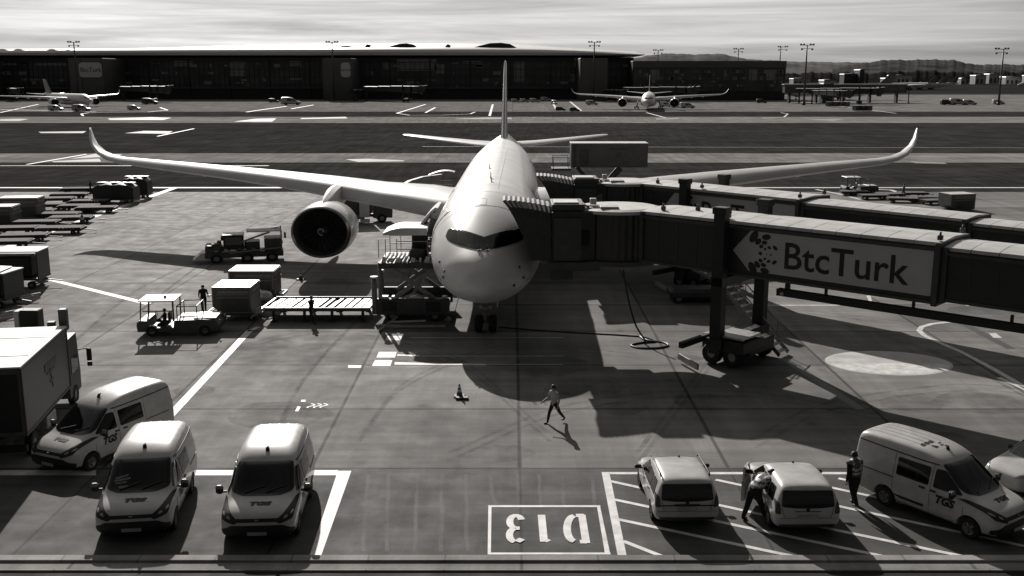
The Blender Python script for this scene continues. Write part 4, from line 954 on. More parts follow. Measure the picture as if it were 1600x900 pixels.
MST = [(0, .40, .58, .72, .52, .46), (.05, .28, .66, .82, .72, .64), (.25, .20, .78, .93, .83, .72), (.7, .2, .90, 1.02, .865, .72), (1.1, .2, .97, 1.09, .875, .72), (1.5, .2, 1.0, 1.36, .875, .69), (1.9, .2, 1.0, 1.58, .875, .68),
       (2.4, .2, 1.0, 1.69, .875, .69), (3.3, .2, 1.01, 1.72, .875, .70), (4.0, .2, 1.01, 1.70, .87, .70), (4.30, .22, 1.0, 1.64, .865, .69), (4.42, .26, .98, 1.42, .855, .71), (4.48, .33, .90, 1.10, .84, .74), (4.52, .40, .78, .96, .81, .68)]
def mpv(name, label, rails=True, open_door=False, group='white estate cars parked on the hatched area'):
    V = thing(name, label, 'car', group=group); L_ = 4.5; h = L_/2; S = lambda t: t-h
    B = car_body('body', V, MST, L_, M['vanw'], (.85, 3.65), .31); bv = bvh_of(B)
    project(bv, [rounded([(-.69, 1.12), (.69, 1.12), (.57, 1.57), (-.57, 1.57)], .07)], 'y', 1, 'windshield', V, M['glass'], off=.012, step=.1)
    project(bv, [rounded([(-.70, 1.03), (-.3, .98), (.3, .98), (.70, 1.03), (.655, 1.54), (-.655, 1.54)], .07)], 'y', -1, 'rear_window', V, M['glass'], off=.012, step=.1)
    project(bv, [[(-.80, .63), (.80, .63), (.80, .645), (-.80, .645)], [(-.62, .66), (-.605, .66), (-.67, 1.0), (-.685, 1.0)], [(.605, .66), (.62, .66), (.685, 1.0), (.67, 1.0)]], 'y', -1, 'tailgate_seam', V, M['dgrey'], off=.008, step=.2, rim=0)
    project(bv, [rounded([(-.34, .87 if rails else .86), (.34, .87 if rails else .86), (.34, .90 if rails else .88), (-.34, .90 if rails else .88)], .01)], 'y', -1, 'tailgate_handle', V, M['dgrey'], off=.02, step=.2)
    project(bv, [rounded([(-.74, .30), (.74, .30), (.74, .42), (-.74, .42)], .03)], 'y', -1, 'lower_bumper', V, M['dgrey'], off=.012, step=.1)
    if rails: project(bv, [[(-.70, .82), (.70, .82), (.70, .86), (-.70, .86)]], 'y', -1, 'trim_strip', V, M['black'], off=.014, step=.2)
    mb = MB().m(M['lgrey']); z = .74 if rails else .70; hh = bv.ray_cast(Vector((0, 9, z)), Vector((0, -1, 0)))[0]; mb.box((0, hh.y+.02, z), (.54, .02, .12)); mb.build('number_plate', V)
    mb = MB().m(M['black']); hh = bv.ray_cast(Vector((0, 9, .93)), Vector((0, -1, 0)))[0]; mb.cyl(hh+Vector((0, -.01, 0)), hh+Vector((0, .025, 0)), .05, n=14); mb.build('badge', V)
    for s in (-1, 1):
        project(bv, [rounded([(s*.70, .78), (s*.845, .80), (s*.83, 1.22), (s*.74, 1.15)], .04)], 'y', -1, 'tail_light', V, M['dgrey'], off=.016, step=.06)
        project(bv, [rounded([(s*.45, .74), (s*.80, .82), (s*.82, .95), (s*.6, .88)], .03)], 'y', 1, 'headlight', V, M['lamp'], off=.012, step=.06)
        for a, b, c_, d_, nm in ((1.45, 2.42, 1.95, 2.42, 'front_window'), (2.50, 3.35, 2.50, 3.35, 'rear_door_window'), (3.44, 4.10, 3.44, 3.95, 'quarter_window')):
            project(bv, [rounded([(S(a), 1.07), (S(b), 1.07), (S(d_), 1.50), (S(c_), 1.50)], .06)], 'x', -s, nm, V, M['glass'], off=.01, step=.1)
        project(bv, [[(S(2.455), .3), (S(2.465), .3), (S(2.465), 1.5), (S(2.455), 1.5)], [(S(3.40), .45), (S(3.41), .45), (S(3.41), 1.5), (S(3.40), 1.5)], [(S(1.3), .3), (S(1.31), .3), (S(1.36), 1.0), (S(1.35), 1.0)]], 'x', -s, 'door_seams', V, M['dgrey'], off=.006, step=.2, rim=0)
        for t in (2.2, 3.1): project(bv, [rounded([(S(t), .93), (S(t+.17), .93), (S(t+.17), .97), (S(t), .97)], .015)], 'x', -s, 'door_handle', V, M['black'], off=.03, step=.3)
        mb = MB().m(M['black']); mb.box((s*.98, S(1.62), 1.10), (.2, .12, .15), bev=.04); mb.bar((s*.85, S(1.62), 1.04), (s*.95, S(1.62), 1.06), .05); mb.build('mirror', V)
        if rails:
            mb = MB().m(M['black']); mb.tube([(s*.65, S(2.0), 1.62), (s*.66, S(2.12), 1.73), (s*.66, S(3.9), 1.77), (s*.65, S(4.02), 1.68)], .022, 8); mb.build('roof_rail', V)
        for t in (.85, 3.65): add_wheel(V, s*.77, S(t), .31, s, .19)
    mb = MB().m(M['black']); mb.cyl((-.1, S(2.15), 1.6), (-.1, S(2.19), 1.72), .04, .02, 8); mb.build('antenna', V)
    return V
def put_mpv(V, rear, ang, label, sx=1.26, sy=1.0):
    c = gp(rear[0], rear[1], .35); d = Vector((sin(ang), cos(ang), 0)); c = c+d*(2.25*sy); V.location = (c.x, c.y, 0); V.rotation_euler = (0, 0, pi-ang); V.scale = (sx, sy, 1); V['label'] = label; return V
m1 = mpv('parked_car', 'x'); put_mpv(m1, (1073, 811), R(-1.5), 'white estate car with black roof rails seen from behind')
m2 = mpv('parked_car', 'x', rails=False); put_mpv(m2, (1261, 822), R(-1), 'white estate car with its side door open and a worker leaning in')
# open side door on the left flank (car's own right is -x after the turn)
sd_ = 1
mb = MB().m(M['vanw']); hinge = Vector((.885, -.78, .62)); a_ = R(22)
dd = Vector((sin(a_), cos(a_), 0)); nn = Vector((cos(a_), -sin(a_), 0))
P = [hinge+dd*x+Vector((0, 0, z)) for x, z in ((0, -.3), (1.0, -.3), (1.02, .42), (.98, .46), (0, .46))]
mb.skin([P, [p+nn*.09 for p in P]], smooth=False); dr = mb.build('open_door', m2)
mb = MB().m(M['vanw']); pts = [hinge+dd*x+Vector((0, 0, z))+nn*.045 for x, z in ((.0, .46), (.38, .90), (.95, .92), (1.0, .46))]
for p, q in zip(pts, pts[1:]): mb.bar(p, q, .05)
mb.build('door_window_frame', dr)
mb = MB().m(M['glass']); mb.skin([[p+nn*e for p in pts] for e in (-.005, .005)], smooth=False); mb.build('door_window', dr)
m3 = mpv('parked_car', 'x', rails=True); c = gp(1618, 760); place(m3, (c.x+.6, c.y+.5, 0), R(-62), (1.05, 1.15, 1.05), 'white car cut off by the right edge behind the van')
# ------------------------------------------------------------------ people
def person(name, label, loc, rz, legs=((18, 8), (-20, 25)), arms=((-15, 6, 20), (15, 6, 20)), lean=4, head=(0, 0), top='shirt', pants='cloth', vest=False, sleeves=.35, group=None, scale=(1.06, 1, 1), hat=False, bulk=1.0):
    P = thing(name, label, 'person', loc, rz, group, scale)
    bm_v = []; bm_e = []; rad = []; lab = []
    def add(p, r, par, l):
        bm_v.append(Vector(p)); rad.append(r); lab.append(l)
        if par is not None: bm_e.append((par, len(bm_v)-1))
        return len(bm_v)-1
    ln = R(lean); up = Vector((0, -sin(ln), cos(ln))); fw = Vector((0, -cos(ln), -sin(ln))); rt = Vector((1, 0, 0))
    pel = Vector((0, 0, .93)); segs = []
    root = add(pel, (.155, .115), None, 'leg'); s1 = add(pel+up*.16, (.145, .10), root, 'torso'); s2 = add(pel+up*.34, (.17, .115), s1, 'torso'); s3 = add(pel+up*.47, (.13, .10), s2, 'torso')
    nk = add(pel+up*.57, (.055, .055), s3, 'skin'); hd, tr = R(head[0]), R(head[1])
    hu = (up*cos(hd)+fw*sin(hd)).normalized(); h0 = pel+up*.60
    h1 = add(h0+hu*.06, (.065, .075), nk, 'skin'); h2 = add(h0+hu*.135, (.078, .095), h1, 'skin'); h3 = add(h0+hu*.20, (.06, .075), h2, 'skin')
    hands = []; feet = []
    for i, s in enumerate((-1, 1)):
        th, kn = legs[i]; a = R(th); hip = add(pel+Vector((s*.095, 0, -.06)), (.10, .10), root, 'leg')
        kp = bm_v[hip]+Vector((0, -sin(a), -cos(a)))*.41; k_ = add(kp, (.065, .065), hip, 'leg'); b = a-R(kn); ap = kp+Vector((0, -sin(b), -cos(b)))*.41
        m_ = add(kp.lerp(ap, .35), (.062, .062), k_, 'leg'); an = add(ap, (.045, .045), m_, 'leg'); f0 = add(ap+Vector((0, -.03, -.035)), (.045, .04), an, 'shoe'); f1 = add(ap+Vector((s*.02, -.17, -.045)), (.038, .03), f0, 'shoe'); feet.append(ap.z-.08)
        fa, out, el = arms[i]; a = R(fa); o = R(out); sh = add(pel+up*.47+rt*s*.17, (.065, .065), s3, 'torso')
        base = (-up*cos(a)+fw*sin(a)); d = (base*cos(o)+rt*s*sin(o)).normalized(); ep = bm_v[sh]+d*.29
        mu_ = add(bm_v[sh].lerp(ep, .45), (.052, .052), sh, 'sleeve'); e_ = add(ep, (.042, .042), mu_, 'arm'); d2 = (d*cos(R(el))+fw*sin(R(el))).normalized(); wp = ep+d2*.25
        w_ = add(wp, (.028, .028), e_, 'arm'); hp = wp+d2*.075; h_ = add(hp, (.034, .02), w_, 'skin'); hands.append((hp, d2, s))
    me = bpy.data.meshes.new('body'); me.from_pydata([tuple(v) for v in bm_v], bm_e, []); o = bpy.data.objects.new('body', me); COL.objects.link(o)
    sm = o.modifiers.new('s', 'SKIN'); sm.use_smooth_shade = True
    rad = [((r[0]*bulk, r[1]*bulk) if l_ in ('leg', 'torso', 'sleeve', 'arm') else r) for r, l_ in zip(rad, lab)]
    for i, r in enumerate(rad): me.skin_vertices[0].data[i].radius = r
    me.skin_vertices[0].data[0].use_root = True
    ss = o.modifiers.new('u', 'SUBSURF'); ss.levels = 2; ss.render_levels = 2; freeze(o); o.parent = P
    # fingers, added to the same mesh
    b2 = bmesh.new(); b2.from_mesh(o.data); mb = MB(); mb.bm.free(); mb.bm = b2
    for hp, d, s in hands:
        side = d.cross(Vector((1, 0, 0))); side = side.normalized() if side.length > .1 else Vector((0, 1, 0)); inn = Vector((-s, 0, 0))
        for j, (q, l_) in enumerate(((-.026, .062), (-.009, .072), (.009, .068), (.026, .052))):
            p0 = hp+side*q+d*.015; p1 = p0+d*l_*.6; p2 = p1+(d+inn*.8).normalized()*l_*.5; mb.tube([p0, p1, p2], .0085, 6)
        p0 = hp-side*.024-d*.02; mb.tube([p0, p0-side*.03+d*.03, p0-side*.035+d*.06+inn*.01], .0095, 6)
    # nose and ears
    fc = h0+hu*.135; ff = (fw*cos(hd)-up*sin(hd)).normalized(); mb.bm.verts.ensure_lookup_table()
    mb.skin([[fc+ff*.088+hu*.02+rt*e for e in (-.006, .006)]+[fc+ff*.088+hu*.018], [fc+ff*.118-hu*.02+rt*e for e in (-.014, .014)]+[fc+ff*.09-hu*.03]])
    for s in (-1, 1): mb.box(fc+rt*s*.08-ff*.005, (.012, .03, .055), bev=.005)
    b2.to_mesh(o.data); b2.free()
    mats_ = {'leg': M[pants], 'torso': M[top], 'sleeve': M[top], 'arm': M['skin'] if sleeves < .5 else M[top], 'skin': M['skin'], 'shoe': M['black']}
    order = ['leg', 'torso', 'sleeve', 'arm', 'skin', 'shoe']
    for l_ in order: o.data.materials.append(mats_[l_])
    bones = [(bm_v[a], bm_v[b], lab[b], rad[b][0]) for a, b in bm_e]
    flab = []
    for p in o.data.polygons:
        c = p.center; best = None
        for a, b, l_, r in bones:
            ab = b-a; t = max(0, min(1, (c-a).dot(ab)/ab.length_squared)); dd_ = (c-(a+ab*t)).length-r*.5
            if best is None or dd_ < best[0]: best = (dd_, l_)
        p.material_index = order.index(best[1]); p.use_smooth = True; flab.append(best[1])
    dz = min(v.co.z for v in o.data.vertices); o.location.z = -dz
    # hair or cap
    mb = MB().m(M['hair' if not hat else 'cloth']); rings = []
    for i in range(7):
        t = i/6*pi*.5; z = .10+.128*sin(t); r = cos(t)
        rings.append([h0+hu*z+rt*(.092*r*cos(a))+ff*(.105*r*sin(a)-.012)-(hu*.05 if i == 0 and sin(a) < .2 else Vector((0, 0, 0))) for a in [2*pi*k/16 for k in range(16)]])
    mb.skin(rings); hr = mb.build('hair' if not hat else 'cap', o, autosmooth=True)
    mb = MB().m(M['black'])
    for s in (-1, 1): mb.cyl(fc+ff*.086+rt*s*.03+hu*.012, fc+ff*.094+rt*s*.03+hu*.012, .011, n=8)
    mb.build('eyes', o)
    if vest:
        bm = bmesh.new(); bm.from_mesh(o.data); bm.faces.ensure_lookup_table()
        bad = [f for f, l_ in zip(bm.faces, flab) if l_ != 'torso' or f.calc_center_median().z < .98]
        bmesh.ops.delete(bm, geom=bad, context='FACES'); bm.normal_update()
        for v in bm.verts: v.co += v.normal*.022
        vm = bpy.data.meshes.new('vest'); bm.to_mesh(vm); bm.free(); vm.materials.clear(); vm.materials.append(M['vest']); vm.materials.append(M['tape'])
        for p in vm.polygons:
            c = p.center; p.material_index = 1 if (1.06 < c.z < 1.11 or 1.17 < c.z < 1.215 or (abs(abs(c.x)-.11) < .022 and c.z > 1.2)) else 0; p.use_smooth = True
        vo = bpy.data.objects.new('vest', vm); COL.objects.link(vo); vo.parent = o
    if vest or pants == 'cloth2':
        pass
    return P
def gl(px, py): p = gp(px, py); return (p.x, p.y, 0)
person('person', 'person in a pale short-sleeved shirt walking alone across the open apron', gl(866, 661), R(-55), legs=((24, 12), (-26, 12)), arms=((22, 10, 60), (-12, 12, 35)), lean=5, scale=(1.2, 1.12, 1.02))
person('person', 'person in a reflective vest walking away beside the right-hand van', gl(1332, 789), R(-160), legs=((10, 6), (-14, 18)), arms=((6, 12, 35), (-8, 10, 12)), lean=5, head=(14, 0), top='cloth', vest=True, sleeves=1, scale=(1.3, 1.2, 1.12), bulk=1.3)
person('person', 'person in reflective work clothes bending into the open car door', gl(1176, 812), R(118), legs=((26, 4), (-16, 6)), arms=((60, 10, 20), (75, 10, 10)), lean=56, head=(10, 0), top='cloth', vest=True, sleeves=1, scale=(1.3, 1.25, 1.22), bulk=1.3)
person('person', 'person in dark clothes striding in front of the roller platform', gl(487, 505), R(60), legs=((22, 8), (-22, 12)), arms=((25, 6, 30), (-15, 8, 15)), lean=4, top='cloth', sleeves=1, scale=(1.2, 1.1, 1))
person('person', 'person in dark clothes standing between the tow tractor and the containers', gl(319, 487), R(25), legs=((4, 2), (-4, 2)), arms=((10, 12, 65), (10, 12, 70)), lean=2, head=(15, 0), top='cloth', sleeves=1, scale=(1.2, 1.1, 1))
person('person', 'distant dark figure standing by the tarpaulin-covered carts', gl(142, 302), R(100), top='cloth', sleeves=1, scale=(1.1, 1, 1))
person('person', 'distant figure standing among the dollies beyond the farther bridge', gl(1411, 309), R(100), top='cloth', sleeves=1, scale=(1.1, 1, 1))
# ------------------------------------------------------------------ ground support equipment
def wheel(parent, x, y, r, w=.2, axis='x', name='wheel'):
    mb = MB().m(M['rubber']); c = (x, y, r); mb.lathe([(-w/2, r*.5), (-w/2, r*.92), (-w/2+.03, r), (w/2-.03, r), (w/2, r*.92), (w/2, r*.5)], axis=axis, c=c, n=22); t = mb.build(name, parent, autosmooth=True)
    mb = MB().m(M['grey']); d = Vector((w*.42, 0, 0)) if axis == 'x' else Vector((0, w*.42, 0)); mb.cyl(Vector(c)-d, Vector(c)+d, r*.52, n=14); mb.build('rim', t)
# container dolly: long axis x, deck top at .5
def dolly(name, label, group, L_=3.3, Wd=1.7, H=.52, plate=False):
    D_ = thing(name, label, 'dolly', group=group)
    mb = MB().m(M['dgrey']); 
    for s in (-1, 1): mb.box((0, s*(Wd/2-.05), H-.08), (L_, .1, .14)); mb.box((s*(L_/2-.05), 0, H-.08), (.1, Wd-.2, .14))
    mb.box((0, 0, H-.2), (L_-.4, .16, .14)); 
    for x in (-L_*.32, L_*.32): mb.box((x, 0, .3), (.12, Wd*.8, .12)); mb.box((x, 0, H-.14), (.16, Wd-.22, .12))
    mb.build('frame', D_)
    mb = MB().m(M['grey']); n = 12
    for i in range(n): x = -L_/2+.25+(L_-.5)*i/(n-1); mb.cyl((x, -Wd/2+.12, H-.03), (x, Wd/2-.12, H-.03), .05, n=8)
    mb.build('rollers', D_)
    if plate:
        mb = MB().m(M['plate']); mb.box((0, 0, H+.05), (L_-.05, Wd-.05, .04)); mb.build('deck_plate', D_)
        mb = MB().m(M['black']); mb.box((0, -Wd/2-.02, H-.12), (L_, .04, .26)); mb.box((L_/2+.02, 0, H-.12), (.04, Wd, .26)); mb.box((-L_/2-.02, 0, H-.12), (.04, Wd, .26)); mb.build('shade_skirt', D_)  # black boards added for the shaded sides below the lit deck
    mb = MB().m(M['dgrey']); mb.bar((L_/2, 0, .38), (L_/2+.95, 0, .3), .08); mb.cyl((L_/2+1.0, 0, .24), (L_/2+1.0, 0, .34), .1, n=10); mb.build('tow_bar', D_)
    for x in (-L_*.32, L_*.32):
        for s in (-1, 1): wheel(D_, x, s*(Wd/2-.16), .2, .14, 'y')
    return D_
def container(name, label, group, L_=2.4, Wd=1.9, H=1.62, slant=.45):
    C_ = thing(name, label, 'cargo container', group=group)
    mb = MB().m(M['cont']); mb.prism([(-L_/2+slant, 0), (L_/2, 0), (L_/2, H), (-L_/2, H), (-L_/2, slant*1.1)], -Wd/2, Wd/2, 'y'); b = mb.build('shell', C_)
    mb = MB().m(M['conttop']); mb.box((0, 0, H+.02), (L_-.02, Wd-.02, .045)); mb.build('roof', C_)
    mb = MB().m(M['grey'])
    for s in (-1, 1):
        for x in (-L_/2+.05, L_/2-.05): mb.box((x, s*(Wd/2+.01), H/2+.2), (.07, .03, H-.4))
        for z in (.06, H*.62, H*.74, H-.06): mb.box((.1, s*(Wd/2+.012), z), (L_-.35, .03, .05))
        mb.box((.1, s*(Wd/2+.008), H*.83), (L_-.5, .02, .14))
    mb.box((L_/2+.01, 0, H*.62), (.03, Wd, .05)); mb.box((L_/2+.01, 0, H-.06), (.03, Wd, .06)); mb.box((L_/2+.012, 0, H*.83), (.02, Wd-.3, .14)); mb.build('edge_rails', C_)
    mb = MB().m(M['dgrey']); mb.box((.15, -Wd/2-.012, H*.32), (L_-.7, .02, H*.5)); mb.build('curtain_door', C_)
    return C_
DG = 'container dollies parked along the left stand line'; CG = 'cargo containers waiting on dollies'
# pair of containers by the roller platform
d0 = dolly('container_dolly', 'container dolly carrying the nearer container, hitched behind the tow tractor', 'container dollies by the loader'); p = gp(367, 500); place(d0, (p.x, p.y+.6, 0), R(180), (1.05, 1.15, 1))
c0 = container('cargo_container', 'grey-green container nearest the standing worker, its pale roof level with his chest', CG); place(c0, (p.x, p.y+.7, .52), R(0), (1.0, 1.25, 1.0))
d1 = copy_tree(d0); p = gp(398, 470); place(d1, (p.x, p.y+.3, 0), R(180), (1.2, 1.15, 1), 'container dolly under the container standing behind the nearer one')
c1 = copy_tree(c0); place(c1, (p.x, p.y+.4, .52), 0, (1.25, 1.15, 1.0), 'grey-green container behind the nearer one, touching the roller platform side')
mb = MB().m(M['tarp']); mb.skin([[(r*cos(2*pi*k/12)*1.2, r*sin(2*pi*k/12), z) for k in range(12)] for z, r in ((.5, .5), (.75, .62), (1.0, .5), (1.12, .2))]); o = mb.build('luggage_sack'); tag(o, 'rounded pale sack lying between the containers and the roller platform', 'sack'); p = gp(410, 480); o.location = (p.x, p.y, 0); o.data.materials[0] = M['lgrey']

# baggage tow tractor (front -x)
def tractor(name, label, group=None, driver=True):
    T_ = thing(name, label, 'tow tractor', group=group)
    mb = MB().m(M['dgrey']); mb.prism([(-2.1, .30), (2.15, .30), (2.2, .62), (2.05, .95), (1.2, 1.02), (.95, .98), (-.15, .95), (-.2, .55), (-1.5, .52), (-1.6, .95), (-2.0, .98), (-2.15, .7)], -.85, .85, 'y'); mb.build('body', T_)
    mb = MB().m(M['panel']); mb.box((1.45, 0, 1.03), (1.2, 1.45, .06), bev=.02); mb.box((.4, .3, 1.0), (.9, .9, .05), bev=.02); mb.build('bonnet', T_)
    mb = MB().m(M['dgrey']); 
    for x, y in ((-1.95, -.75), (-1.95, .75), (-.2, -.75), (-.2, .75)): mb.bar((x, y, .9), (x*.96, y*.97, 2.05), .07)
    mb.bar((-1.9, -.74, 1.5), (-.2, -.74, 1.5), .05); mb.build('cab_frame', T_)
    mb = MB().m(M['panel']); mb.box((-1.05, 0, 2.1), (1.95, 1.65, .07), bev=.03); mb.build('cab_roof', T_)
    mb = MB().m(M['black']); mb.cyl((-.75, -.1, 2.13), (-.75, -.1, 2.28), .07, n=10); mb.build('beacon', T_)
    mb = MB().m(M['dgrey']); mb.tube([(.0, -.75, .98), (.0, -.75, 1.75), (1.05, -.75, 1.78), (1.05, -.75, .98)], .04, 6); mb.tube([(.0, .75, .98), (.0, .75, 1.75), (1.05, .75, 1.78), (1.05, .75, .98)], .04, 6); mb.bar((0, -.75, 1.76), (0, .75, 1.76), .05); mb.bar((1.05, -.75, 1.77), (1.05, .75, 1.77), .05); mb.build('rear_rail', T_)
    mb = MB().m(M['black']); mb.box((-.75, -.3, .75), (.5, .5, .3), bev=.08); mb.box((-.5, -.3, 1.1), (.12, .5, .55), bev=.05); mb.build('seat', T_)
    mb = MB().m(M['black']); mb.bar((-1.5, -.3, .9), (-1.25, -.3, 1.2), .05); mb.lathe([(-.02, .17), (0, .19), (.02, .17)], axis='x', c=(-1.22, -.3, 1.22), n=16); mb.build('steering_wheel', T_)
    for s in (-1, 1):
        mb = MB().m(M['lamp']); mb.cyl((2.18, s*.6, .85), (2.26, s*.6, .85), .09, n=10); mb.build('rear_lamp', T_)
        mb = MB().m(M['lamp']); mb.cyl((-2.1, s*.6, .75), (-2.18, s*.6, .75), .1, n=10); mb.build('headlight', T_)
    for x in (-1.35, 1.45):
        for s in (-1, 1): wheel(T_, x, s*.74, .33, .24, 'y')
    return T_
p = gp(276, 526); t = tractor('tow_tractor', 'open-sided baggage tow tractor with pale roof, facing left'); place(t, (p.x, p.y+1.0, 0), R(4), (1.08, 1.15, 1.0))
dr_ = person('person', 'driver in dark clothes sitting in the tow tractor', (0, 0, 0), R(-90), legs=((80, 85), (80, 85)), arms=((45, 8, 35), (45, 8, 35)), lean=0, top='cloth', sleeves=1, scale=(1, 1, 1)); 
q = Vector((p.x, p.y+1.0, 0)); dr_.location = (p.x-.85, p.y+.68, .10)
# small covered tractor far right
p = gp(1345, 303); t = tractor('tow_tractor', 'small tow tractor with raised cab beyond the farther bridge'); place(t, (p.x, p.y+.8, 0), R(3), (1.0, 1.15, 1.0))

# main deck loader beside the fuselage
LD = thing('cargo_loader', 'scissor-lift cargo loader with white canopy raised beside the nose', 'cargo loader', tuple(gp(0, 503)*0)); 
x0, x1 = -8.35, -3.85; y0, y1 = 61.3, 65.3
mb = MB().m(M['dgrey']); mb.box(((x0+x1)/2, y0+.25, .95), (x1-x0, .4, 1.0), bev=.04); mb.box(((x0+x1)/2, y1-.2, .95), (x1-x0, .3, 1.0), bev=.04); mb.box(((x0+x1)/2, (y0+y1)/2, .75), (x1-x0-.2, y1-y0-.6, .4)); mb.build('chassis', LD)
for x in (x0+.8, x1-1.0): mb = MB().m(M['black']); mb.box((x, y0+.02, 1.0), (.9, .06, .6), bev=.03); mb.build('side_panel', LD)
for x in (x0+1.0, x1-.9):
    for yy in (y0+.3, y1-.3): wheel(LD, x, yy, .38, .3, 'y')
mb = MB().m(M['lgrey'])
for x, w_ in ((x0+.5, .5), (x0+1.1, .35), (x0+2.4, 1.1), (x1-.3, .35)): mb.box((x, y0+.35, 1.53), (w_, .5, .14), bev=.03)
mb.tube([(x0+1.6, y0+.2, 1.5), (x0+2.3, y0+.1, 1.78), (x0+3.3, y0+.15, 1.55)], .06); mb.build('fittings', LD)
dz = 3.72
mb = MB().m(M['dgrey']); mb.box(((x0+x1)/2+.1, (y0+y1)/2, dz-.18), (x1-x0-.2, y1-y0, .32), bev=.03); mb.build('raised_deck', LD)
mb = MB().m(M['lgrey']); rnd = random.Random(3)
for i in range(16): x = x0+.5+i*.25; mb.cyl((x, y0+.3, dz+.03), (x, y1-.5, dz+.03), .06, n=7)
mb.build('deck_rollers', LD)
for i in range(9):
    mb = MB().m(M['panel']); x = x0+.55+i*.44; mb.box((x, y0+.18, dz+.15), (.14 if i % 2 else .26, .12, .26 if i % 3 else .4), ry=.25); mb.build('guide_stop', LD)
for yy in (y0+.35, y1-.35):
    for a, b in (((x0+.9, 1.3), (x1-.8, dz-.35)), ((x1-.8, 1.3), (x0+.9, dz-.35))):
        mb = MB().m(M['grey']); mb.bar((a[0], yy+(.1 if a[0] > -6 else -.05), a[1]), (b[0], yy+(.1 if a[0] > -6 else -.05), b[1]), .14, .26); mb.build('scissor_arm', LD)
mb = MB().m(M['grey']); mb.bar((x0+2, (y0+y1)/2, 1.1), (x1-1.6, (y0+y1)/2, 2.9), .2); mb.build('lift_ram', LD)
mb = MB().m(M['grey']); mb.cyl((x0-.1, y0+.2, .5), (x0-.1, y0+.2, 2.75), .17, n=14); mb.build('corner_post', LD)
mb = MB().m(M['panel']); mb.cyl((x0-.1, y0+.2, 2.75), (x0-.1, y0+.2, 2.85), .24, n=14); mb.build('post_cap', LD)
mb = MB().m(M['grey']); mb.cyl((x0+.25, y0+.3, .5), (x0+.25, y0+.3, dz), .12, n=12); mb.cyl((x0-.1, y1-.3, .5), (x0-.1, y1-.3, 2.6), .17, n=12); mb.build('guide_posts', LD)
# guard rails, cabin, canopy
mb = MB().m(M['lgrey'])
for x in (x0+.5, x0+1.2, x0+3.1): mb.bar((x, y0+1.4, dz), (x, y0+1.4, dz+1.25), .05); mb.bar((x, y1-.2, dz), (x, y1-.2, dz+1.25), .05)
for z in (.6, 1.1): mb.bar((x0+1.2, y0+1.4, dz+z), (x0+3.1, y0+1.4, dz+z), .045); mb.bar((x0+.5, y1-.2, dz+z), (x0+3.6, y1-.2, dz+z), .045)
mb.bar((x0-.2, y1-.6, dz-.3), (x0-.2, y1-.6, dz+.9), .05); mb.bar((x0-.2, y1-.6, dz+.9), (x0+.5, y1-.6, dz+.9), .05); mb.build('guard_rail', LD)
mb = MB().m(M['panel']); rings = []
for i in range(11):
    u = i/10; x = x0+.35+u*2.75; z = dz+1.55+.36*sin(min(1, u*2.2)*pi/2)-.03*u
    rings.append([(x, y0+1.3, z), (x, y1-.1, z+.02), (x, y1-.1, z+.08), (x, y0+1.3, z+.06)])
mb.skin(rings, smooth=False); mb.prism([(x0+.35, dz+1.5), (x0+.5, dz+1.5), (x0+3.1, dz+1.5), (x0+3.1, dz+1.92), (x0+1.5, dz+1.94), (x0+.9, dz+1.85), (x0+.5, dz+1.68)], y0+1.26, y0+1.3, 'y'); mb.build('canopy', LD)
mb = MB().m(M['black']); mb.box((x0+2.6, y0+2.0, dz+.8), (.95, .9, 1.5), bev=.06); mb.build('operator_cabin', LD)
mb = MB().m(M['dgrey']); mb.skin([[(x0+2.5+r*cos(2*pi*k/14), y0+.9+r*sin(2*pi*k/14)*.6, z) for k in range(14)] for z, r in ((dz, .48), (dz+.55, .5), (dz+.7, .35), (dz+.74, .05))]); mb.build('cable_drum', LD)
# roller platform to the left
px0, px1 = -15.2, -8.7; mb = MB().m(M['dgrey'])
RP = thing('roller_platform', 'low roller platform of the loader, strewn with pale ball panels', 'roller platform', (0, 0, 0))
for yy in (y0+.1, y0+3.2): mb.box(((px0+px1)/2, yy, .78), (px1-px0, .12, .18))
mb.box(((px0+px1)/2, y0+1.6, .70), (px1-px0, 3.0, .06)); mb.build('frame', RP)
for x in (px0+.5, px0+2.4, px1-2.4, px1-.5):
    for yy in (y0+.2, y0+3.0): mb = MB().m(M['black']); mb.box((x, yy, .34), (.16, .16, .7)); mb.box((x, yy, .03), (.4, .4, .06)); mb.build('leg', RP)
rnd = random.Random(11)
for i in range(12):
    x = px0+.35+i*.54; sk = .16
    mb = MB().m(M['lgrey'] if i % 3 else M['panel']); w_ = rnd.choice((.10, .17, .22)); mb.skin([[(x-w_+s_, yy, .84), (x+w_+s_, yy, .84), (x+w_+s_, yy, .80), (x-w_+s_, yy, .80)] for yy, s_ in ((y0+.25, -sk), (y0+3.05, sk))], smooth=False); mb.build('ball_panel', RP)
mb = MB().m(M['lgrey']); mb.bar((px0-.9, y0+.3, .3), (px0, y0+3.0, .85), .1); mb.bar((px0-.9, y0+.3, .3), (px0, y0+.2, .8), .1); mb.build('end_ramp', RP)
mb = MB().m(M['lgrey']); mb.bar((px0, y0+.04, .9), (px1, y0+.04, .9), .05); mb.bar((px0, y0+3.26, .9), (px1, y0+3.26, .9), .05); mb.build('edge_rail', RP)
mb = MB().m(M['lgrey']); mb.bar((-7.2, 59.8, .12), (-4.0, 59.9, .12), .12); mb.bar((-7.4, 60.2, .3), (-5.2, 59.9, .45), .1); mb.box((-7.3, 60.0, .1), (1.2, .3, .15)); mb.bar((-7.9, 59.0, .06), (-7.0, 61.2, .4), .09); o = mb.build('drawbar'); tag(o, 'pale metal drawbar lying on the ground in front of the loader', 'drawbar')

